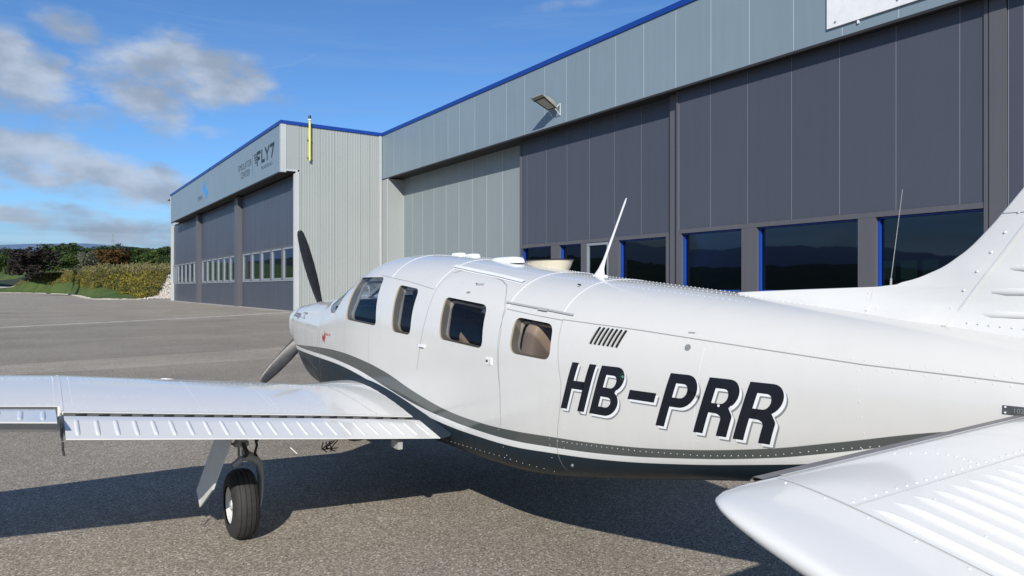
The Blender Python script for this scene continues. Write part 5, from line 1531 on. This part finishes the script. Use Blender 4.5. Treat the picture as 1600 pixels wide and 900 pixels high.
# bold angular word and figure, built from strokes
def strokes(lines, w, matn, name, label, t=.0):
    b = MB()
    for k, ((y0, z0), (y1, z1)) in enumerate(lines):
        d = Vector((y1 - y0, z1 - z0)).normalized(); n = Vector((-d.y, d.x)) * w / 2; x = GX - .008 - .002 * k - WX
        q = [(y0 + n.x, z0 + n.y), (y1 + n.x, z1 + n.y), (y1 - n.x, z1 - n.y), (y0 - n.x, z0 - n.y)]
        b.add([(x, a - 75, c) for a, c in q], [(0, 1, 2, 3)])
    o = b.build(name, [matn], h2, fix=False); o['label'] = label
yL = 55.6; zb_, zt_ = 10.95, 11.95
strokes([((yL, zb_ - .05), (yL, zt_)), ((yL + .0, zt_ - .1), (yL - .95, zt_ - .1)), ((yL, 11.42), (yL - .75, 11.42))], .25, 'sign_dark', 'lettering', 'bold letter F on fascia')
strokes([((yL - 1.3, zb_), (yL - 1.3, zt_)), ((yL - 1.3, zb_ + .1), (yL - 2.1, zb_ + .1))], .24, 'sign_dark', 'lettering', 'bold letter L on fascia')
strokes([((yL - 2.2, zt_), (yL - 2.75, 11.45)), ((yL - 3.3, zt_), (yL - 2.75, 11.45)), ((yL - 2.75, 11.5), (yL - 2.75, zb_))], .22, 'sign_dark', 'lettering', 'bold letter Y on fascia')
strokes([((yL - 3.5, zt_ - .1), (yL - 4.6, zt_ - .1)), ((yL - 4.5, zt_), (yL - 3.9, zb_))], .24, 'sign_dark', 'lettering', 'bold figure 7 on fascia')
strokes([((yL + .95 - .12 * i, zt_ - .16 - .2 * i), (yL + .22, zt_ - .10 - .2 * i)) for i in range(4)], .10, 'sign_dark', 'wing_emblem', 'black wing strokes before the bold letters')
wall_text('TRAINING', 54.6, 10.42, .26, 3.1, 'sign_thin', 'small grey word TRAINING on fascia')
wall_text('SIMULATOR', 61.6, 11.22, .52, 4.3, 'sign_thin', 'grey word SIMULATOR on fascia')
wall_text('CENTER', 60.7, 10.52, .52, 2.9, 'sign_thin', 'grey word CENTER on fascia')
strokes([((57.0, 10.4), (57.0, 12.1))], .03, 'sign_thin', 'divider_line', 'thin divider between the words')
b = MB(); P = []
for i in range(25):
    t = i / 24; P.append((75.2 + 1.15 * math.sin(t * math.pi * 2) * .55, 12.1 - 1.7 * t, .25 + .75 * math.sin(math.pi * t)))
b.grid([[Vector((GX - .008 - WX, y_ - w_ * .8 - 75, z_)) for y_, z_, w_ in P], [Vector((GX - .008 - WX, y_ + w_ * .8 - 75, z_)) for y_, z_, w_ in P]])
o = b.build('emblem', ['sign_blue'], h2, fix=False); o['label'] = 'blue curved emblem on fascia'
wall_text('STRAN', 79.0, 10.55, .45, 2.3, 'sign_thin', 'tiny faded word left of the blue emblem')

# yellow obstruction pole
yp = empty('obstruction_pole', (16.13, 49.15, 0)); tag(yp, 'yellow pole with a dark red cap fixed to the ribbed side wall', 'pole')
b = MB(); b.tube((0, 0, 10.55), (0, 0, 13.35), .078, .078, 14); b.build('pole', ['pole_yellow'], yp, smooth=True)
b = MB(); b.tube((0, 0, 13.35), (0, 0, 13.45), .13, .13, 14); b.build('collar', ['white_bright'], yp, smooth=True)
b = MB(); b.lathe([(13.45, .10), (13.62, .10), (13.72, .06), (13.74, 0)], (0, 0, 0), 'Z', 14); b.build('lamp_cap', ['sign_dark'], yp, smooth=True)
for z in (10.75, 12.0):
    b = MB(); b.box(-.13, .13, .0, .22, z, z + .07); b.build('clamp', ['frame_grey'], yp)

# floodlight on the fascia
fl = empty('floodlight', (FX - .012, 28.05, 10.45)); tag(fl, 'large grey floodlight tilted out from the main hangar fascia', 'floodlight')
def fv(px_, py_, pz_): return Vector((-px_, py_, pz_))
b = MB()
# housing: shallow wedge leaning outwards; u runs out from the wall, v along it
O = Vector((-.22, 0, .02)); U = Vector((-1.0, .05, .52)).normalized(); V = Vector((0, 1, 0)); N = U.cross(V).normalized()
if N.z < 0: N = -N
def hp_(u, v, n): return O + U * u + V * v + N * n
rows = []
for u, hw_, top_ in ((0, .30, .16), (.10, .36, .30), (.45, .42, .34), (.85, .46, .20), (1.12, .50, .05)):
    rows.append([hp_(u, -hw_, 0), hp_(u, -hw_ * .85, top_ * .7), hp_(u, -hw_ * .4, top_), hp_(u, hw_ * .4, top_), hp_(u, hw_ * .85, top_ * .7), hp_(u, hw_, 0)])
b.grid(rows, close_v=True, caps=True); b.build('housing', ['lamp_body'], fl, smooth=True, angle=35)
b = MB(); b.add([hp_(.12, -.30, -.006), hp_(.12, .30, -.006), hp_(.88, .36, -.006), hp_(.88, -.36, -.006)], [(0, 1, 2, 3)]); b.build('lens', ['lamp_glass'], fl)
b = MB()
for q in ((.12, -.30, .88, -.36), (.12, .30, .88, .36)): b.tube(hp_(q[0], q[1], -.01), hp_(q[2], q[3], -.01), .02, .02, 6)
b.tube(hp_(.90, -.47, -.01), hp_(.90, .47, -.01), .03, .03, 6); b.tube(hp_(.10, -.33, -.01), hp_(.10, .33, -.01), .02, .02, 6); b.build('lens_frame', ['black'], fl)
b = MB(); b.tube((0, -.30, .30), (-.30, -.28, .02), .022, .022, 6); b.tube((0, -.30, -.28), (-.30, -.28, .0), .022, .022, 6); b.tube((0, .30, .30), (-.30, .28, .02), .022, .022, 6); b.tube((0, -.30, .30), (0, -.30, -.28), .02, .02, 6); b.tube((0, .30, -.28), (-.30, .28, 0), .022, .022, 6)
b.build('bracket', ['gear_paint'], fl)
